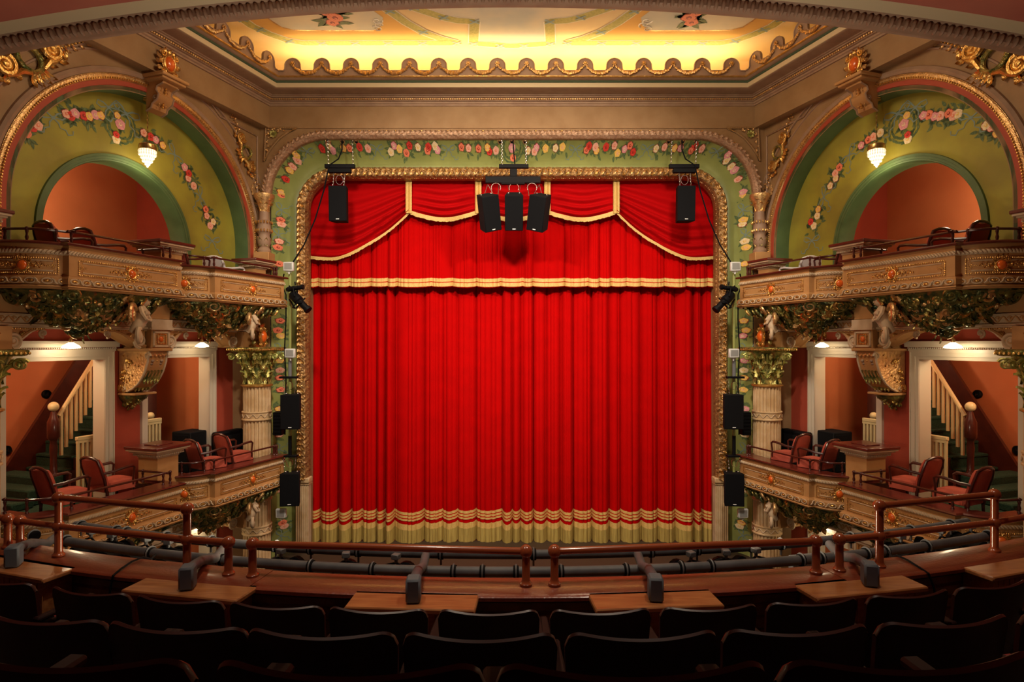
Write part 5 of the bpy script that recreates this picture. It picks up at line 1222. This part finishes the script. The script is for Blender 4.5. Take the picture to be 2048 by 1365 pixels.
speaker('loudspeaker', pt(982, 428, 11.2), .66, .34, .34, .42, .34, -.26, 'left loudspeaker of the central cluster, splayed outwards', group='central loudspeaker cluster')
speaker('loudspeaker', pt(1070, 428, 11.2), .66, .34, .34, -.42, .34, .26, 'right loudspeaker of the central cluster, splayed outwards', group='central loudspeaker cluster')
mb = MB(); mb.tube([pt(1024, 281, 11.7), pt(1026, 310, 11.5), pt(1028, 332, 11.48)], .012, 'grille_black', 6); mb.build('cable', label='short black cable dropping to the bar of the central loudspeaker cluster', cat='cable')
# ================================================================ BALCONY FRONT
KA = .047
def bd(x, d0): return d0+KA*x*x
def bx(px_, d0):
    u = (px_-1022)/1200; x = u*d0
    for _ in range(12): x = u*bd(x, d0)
    return x
def brot(x): return math.atan(2*KA*x)
def bframes(d0, x0, x1, z, n=60):
    return plan_frames([(x0+(x1-x0)*i/n, bd(x0+(x1-x0)*i/n, d0)) for i in range(n+1)], z, 1)
ZL = -1.60
for i, (x0, x1, lb) in enumerate(((-5.4, -2.52, 'left end'), (-2.56, -1.70, 'short left'), (-1.74, 2.26, 'long middle'), (2.22, 5.4, 'right end'))):
    mb = MB(); dz = .004 if i % 2 else 0
    mb.sweep(bframes(3.96, x0, x1, ZL+dz), [(-.17, -.035), (-.17, -.012), (-.155, 0), (.13, 0), (.14, -.01), (.14, -.04), (-.165, -.045)], 'ledge_paint', caps=True)
    mb.build('balcony_ledge', label='brown painted ledge on top of the balcony front, %s section' % lb, cat='ledge', group='sections of the balcony ledge')
mb = MB(); prof = []
for i in range(7): z = -.045-.085*i; prof += [(-.10, z), (-.115, z-.012), (-.115, z-.07), (-.10, z-.082)]
mb.sweep(bframes(3.96, -5.4, 5.4, ZL), prof, 'board_wood'); mb.sweep(bframes(3.96, -5.4, 5.4, ZL), [(.11, -.04), (.13, -.3), (.11, -.9)], 'ochre_plaster'); mb.build('wall_balcony_front', kind='structure')
def post(x, ztop, rail, ztops=()):
    y = bd(x, 3.96); mb = MB()
    mb.lathe([(.042, .004), (.042, .016), (.033, .024), (.027, .04), (.026, ztop-ZL)], (x, y, ZL), 'rail_paint', 14); mb.ball((x, y, ztop), .044, 'rail_paint', 14, 9)
    for z in ztops: mb.ball((x, y, z), .042, 'rail_paint', 14, 9)
    mb.build('post', rail); return Vector((x, y, ztop))
def railing(lab, pxs, hi=None, ext=None):
    """pxs: photo columns of the posts; hi: pair of tall posts"""
    c = bx(sum(pxs)/len(pxs), 3.96); T = thing('pipe_railing', (c, bd(c, 3.96), ZL), lab, 'railing', 'painted pipe railings on the ledge')
    P = []
    for p in pxs:
        x = bx(p, 3.96); t = hi and p in hi; P.append(post(x, -1.16 if t else -1.375, T, (-1.375,) if t else ()))
    pts = [Vector((q.x, q.y, -1.375)) for q in P]
    if ext is not None: e = Vector((ext, bd(ext, 3.96), -1.375)); pts = ([e]+pts) if ext < 0 else (pts+[e])
    mb = MB(); mb.tube(pts, .024, 'rail_paint', 12); mb.build('rail', T)
    if hi:
        h = [q for q, p in zip(P, pxs) if p in hi]; mb = MB(); mb.tube(h, .024, 'rail_paint', 12); mb.build('upper_rail', T)
railing('brown pipe railing cut by the left picture edge', [14], ext=-4.6)
railing('brown pipe railing with a raised upper bar, left part of the balcony', [38, 115, 372, 455], (115, 372))
railing('long low brown pipe railing left of centre', [503, 1050]); railing('long low brown pipe railing right of centre', [1107, 1630])
railing('brown pipe railing with a raised upper bar, right part of the balcony', [1677, 1757, 1987], (1757, 1987), ext=4.6)
# lighting pipes
def pipe(d0, z, x0, x1, lab, hooks):
    T = thing('lighting_pipe', (0, d0, z), lab, 'pipe', 'curved pipes in front of the balcony'); fr = bframes(d0, x0, x1, z, 70)
    mb = MB(); pts = [p for p, _, _ in fr]; mb.tube(pts, .038, 'pipe_grey', 12); mb.build('tube', T)
    for hx in hooks:
        x = bx(hx, d0); y = bd(x, d0); mb = MB(); a = brot(x)
        c = Vector((x, y, z)); t = Vector((cos(a), sin(a), 0)); n = Vector((-sin(a), cos(a), 0))
        mb.tube([c-t*.02, c+t*.02], .046, 'grille_black', 12); mb.tube([c+(n*cos(q)+Vector((0, 0, 1))*sin(q))*.05 for q in [-.6+4.3*i/10 for i in range(11)]], .007, 'steel_grey', 5); mb.tube([c+Vector((0, 0, -.04)), c+Vector((0, 0, -.09))], .009, 'steel_grey', 6); mb.build('clamp', T)
pipe(4.46, -1.70, -3.95, 4.15, 'dark grey lighting pipe nearer the balcony ledge', [66, 130, 300, 440, 620, 743, 905, 963, 1030, 1120, 1250, 1360, 1420, 1600, 1640, 1730, 1768, 1850, 1975])
pipe(4.80, -1.69, -4.05, 4.3, 'dark grey lighting pipe further from the ledge, towards the stage', [160, 230, 250, 330, 420, 550, 620, 715, 880, 1065, 1300, 1392, 1500, 1560, 1700, 1820, 1900])
for x, lb in ((825, 'just left of the picture centre'), (1309, 'right of the picture centre'), (373, 'on the left bench'), (25, 'at the far left edge'), (1738, 'on the right bench'), (2120, 'x')):
    if lb == 'x': continue
    xx = bx(x, 3.70); y = bd(xx, 3.70); a = brot(xx); T = thing('pipe_support', (xx, y, ZL), 'grey pipe arm with a padded grey foam block, %s' % lb, 'pipe support', 'foam padded pipe supports')
    Rm = Matrix.Translation((xx, y, ZL)) @ Matrix.Rotation(-a*1.25, 4, 'Z'); mb = MB(); mb.st = [Rm]
    mb.box((-.045, -.05, .002), (.045, .06, .15), 'foam_grey', .012); mb.build('foam_block', T)
    mb = MB(); mb.st = [Rm]; mb.tube([(0, .05, .115), (0, .35, .06), (0, .76, -.07), (0, 1.12, -.09)], .034, 'pipe_grey', 12); mb.build('arm', T)
# lanterns under the pipes
T0 = thing('stage_lantern', (0, 0, 0), 'x', 'stage light', 'stage lanterns hanging under the balcony pipes')
mb = MB(); mb.tube([(0, -.17, 0), (0, -.14, 0), (0, .0, 0), (0, .02, 0), (0, .14, 0), (0, .15, 0), (0, .19, 0)], [.05, .085, .09, .07, .07, .085, .085], 'black_metal', 14); b_ = mb.build('body', T0)
mb = MB(); mb.tube([(0, .188, 0), (0, .195, 0)], .072, 'flood_lens', 14); mb.build('lens', b_)
mb = MB(); mb.tube([(-.10, 0, 0), (-.10, 0, .10), (0, 0, .13), (.10, 0, .10), (.10, 0, 0)], .01, 'black_metal', 6); mb.tube([(0, 0, .13), (0, 0, .19)], .014, 'steel_grey', 7); mb.box((-.03, -.03, .16), (.03, .03, .20), 'steel_grey', .005); mb.build('yoke', T0)
spx = [180, 222, 290, 335, 560, 690, 790, 1380, 1450, 1510, 1800, 1880, 1940]
for i, x in enumerate(spx):
    xx = bx(x, 4.63); wh = 'left' if x < 1000 else 'right'; k = [q for q in spx if (q < 1000) == (x < 1000)].index(x)
    nth = ['first', 'second', 'third', 'fourth', 'fifth', 'sixth', 'seventh'][k if wh == 'left' else len([q for q in spx if q > 1000])-1-k]
    place(T0, None, (xx, bd(xx, 4.63), -1.84), brot(xx)+(.3 if i % 2 else -.25), 'black stage lantern under the balcony pipes, %s from the %s' % (nth, wh))
for x, lb in ((424, 'left of the second railing'), (1592, 'right of centre'), (1618, 'furthest right of the three'), ):
    xx = bx(x, 4.62); y = bd(xx, 4.62); mb = MB(); mb.st = [Matrix.Translation((xx, y, -1.80)) @ Matrix.Rotation(brot(xx), 4, 'Z')]; mb.box((-.06, -.03, -.08), (.06, .03, .075), 'steel_grey', .006)
    for k in range(3): mb.ball((-.035+.035*k, -.032, .03), .008, 'chrome', 6, 4)
    mb.build('junction_box', label='small grey junction box below the balcony pipes, %s' % lb, cat='junction box', group='grey junction boxes')
for x in (325, 555, 1530):
    xx = bx(x, 4.6); y = bd(xx, 4.6); mb = MB(); mb.st = [Matrix.Translation((xx, y, -1.80)) @ Matrix.Rotation(.4, 4, 'Z')]; mb.box((-.03, -.02, -.04), (.03, .02, .04), 'blue_gel', .006); mb.box((-.035, -.022, -.005), (.035, .022, .012), 'white_badge', .002)
    mb.build('blue_connector', label='blue and white cable connector hanging under the pipes, %s' % ('left part' if x == 325 else 'left of centre' if x == 555 else 'right part'), cat='connector', group='blue cable connectors')
for lab, pts in (('loose black cable trailing over the left part of the balcony ledge', [(214, -1.88, 3.76), (218, -1.70, 3.765), (224, -1.60, 3.775), (240, -1.585, 3.86), (262, -1.586, 4.0), (284, -1.588, 4.1), (300, -1.66, 4.25), (310, -1.68, 4.4)]), ('loose black cable over the right part of the balcony ledge', [(1872, -1.86, 3.76), (1866, -1.70, 3.765), (1855, -1.60, 3.775), (1835, -1.585, 3.86), (1812, -1.586, 4.0), (1792, -1.588, 4.1), (1782, -1.66, 4.25), (1775, -1.68, 4.4)])):
    P = []
    for x, y, d0 in pts:
        xx = bx(x, d0); d_ = bd(xx, d0); P.append(Vector((xx, d_, y)))
    mb = MB(); mb.tube([tuple(p) for p in resample([tuple(p) for p in P], .05)], .007, 'grille_black', 6); mb.build('cable', label=lab, cat='cable')
# benches against the balcony wall
for x, w_, lb in ((822, .80, 'left of centre, holding a foam block'), (1311, .80, 'right of centre, holding a foam block'), (371, .84, 'in the left half of the picture'), (1727, .84, 'in the right half of the picture'), (25, .84, 'at the left picture edge'), (2040, .84, 'at the right picture edge')):
    xx = bx(x, 3.68); y = bd(xx, 3.68); Rm = Matrix.Translation((xx, y, 0)) @ Matrix.Rotation(brot(xx), 4, 'Z'); T = thing('wooden_cabinet', (xx, y, -2.17), 'low varnished wooden cabinet against the balcony front, %s' % lb, 'cabinet', 'wooden cabinets along the balcony front')
    mb = MB(); mb.st = [Rm]; mb.box((-w_/2, -.085, ZL-.035), (w_/2, .155, ZL), 'bench_wood', .008); mb.build('top', T)
    mb = MB(); mb.st = [Rm]; mb.box((-w_/2+.05, -.055, -2.17), (w_/2-.05, .15, ZL-.036), 'bench_wood')
    for k in range(14): q = -w_/2+.06+k*(w_-.12)/13; mb.box((q-.024, -.061, -2.17), (q+.024, -.055, ZL-.04), 'bench_wood', .002)
    mb.build('body', T)
# stepped floor
mb = MB()
for d1, d0, z in ((3.88, 2.62, -2.17), (2.62, 1.66, -1.80), (1.66, .85, -1.45), (.85, -3, -1.10)):
    A = [(-6+12*i/30) for i in range(31)]
    mb.grid([[(x, bd(x, d1), z) for x in A], [(x, bd(x, d0), z) for x in A], [(x, bd(x, d0), z+.37) for x in A]], 'floor_dark')
mb.build('floor_balcony', kind='structure')
# ---------------------------------------------------------------- theatre seats
S0 = thing('theatre_seat', (0, 0, 0), 'x', 'theatre seat', 'x')
mb = MB(); NX, NZ = 44, 30
def bp(i, j, off):
    u = -1+2*i/NX; v = j/NZ; hw = .25*(.93+.07*v); x = u*hw
    r = .055; top = -.012*(1-u*u); ex = max(0, abs(x)-(hw-r)); z1 = top-(r-sqrt(max(0, r*r-ex*ex)))
    z = -.44+(z1+.44)*v; y = .055*(x/.25)**2-.10*(z/.44)*-1*0-(.44+z)*.16
    return (x, y+off+.07, z)
F_ = [[bp(i, j, 0) for i in range(NX+1)] for j in range(NZ+1)]; B_ = [[bp(i, j, .018) for i in range(NX+1)] for j in range(NZ+1)]
mb.grid(F_, 'seat_wood'); mb.grid(B_, 'seat_wood'); mb.grid([F_[-1], [tuple((Vector(a)+Vector(b))/2+Vector((0, 0, .006))) for a, b in zip(F_[-1], B_[-1])], B_[-1]], 'seat_wood'); mb.grid([[r[0] for r in F_], [r[0] for r in B_]], 'seat_wood'); mb.grid([[r[-1] for r in F_], [r[-1] for r in B_]], 'seat_wood'); mb.grid([F_[0], B_[0]], 'seat_wood')
bk = mb.build('backrest', S0)
mb = MB(); mb.box((-.225, .14, -.47), (.225, .50, -.40), 'seat_velvet', .03); mb.build('seat_cushion', S0)
for sg in (-1, 1):
    mb = MB(); mb.box((sg*.255-.012, .10, -.86), (sg*.255+.012, .16, -.22), 'iron', .004); mb.box((sg*.255-.012, .10, -.86), (sg*.255+.012, .42, -.82), 'iron', .004); mb.build('standard', S0)
    mb = MB(); mb.box((sg*.255-.025, .06, -.215), (sg*.255+.025, .40, -.19), 'arm_wood', .008); mb.build('armrest', S0)
ordn = ['first', 'second', 'third', 'fourth', 'fifth', 'sixth', 'seventh', 'eighth', 'ninth', 'tenth', 'eleventh', 'twelfth']
for d0, z, rn, cs in ((2.93, -1.30, 'front row, nearest the balcony ledge', [-10, 172, 351, 546, 751, 975, 1201, 1420, 1629, 1822, 1990]),
                      (1.92, -.925, 'second row', [75, 345, 637, 957, 1285, 1598, 1895, 2170]), (1.075, -.572, 'row closest to the camera', [112, 690, 1267, 1830])):
    for i, c in enumerate(cs):
        x = bx(c, d0); y = bd(x, d0)
        place(S0, None, (x, y-.05, z), brot(x), 'dark wooden theatre seat, %s from the left in the %s' % (ordn[i], rn), 'dark wooden theatre seats in three rows')
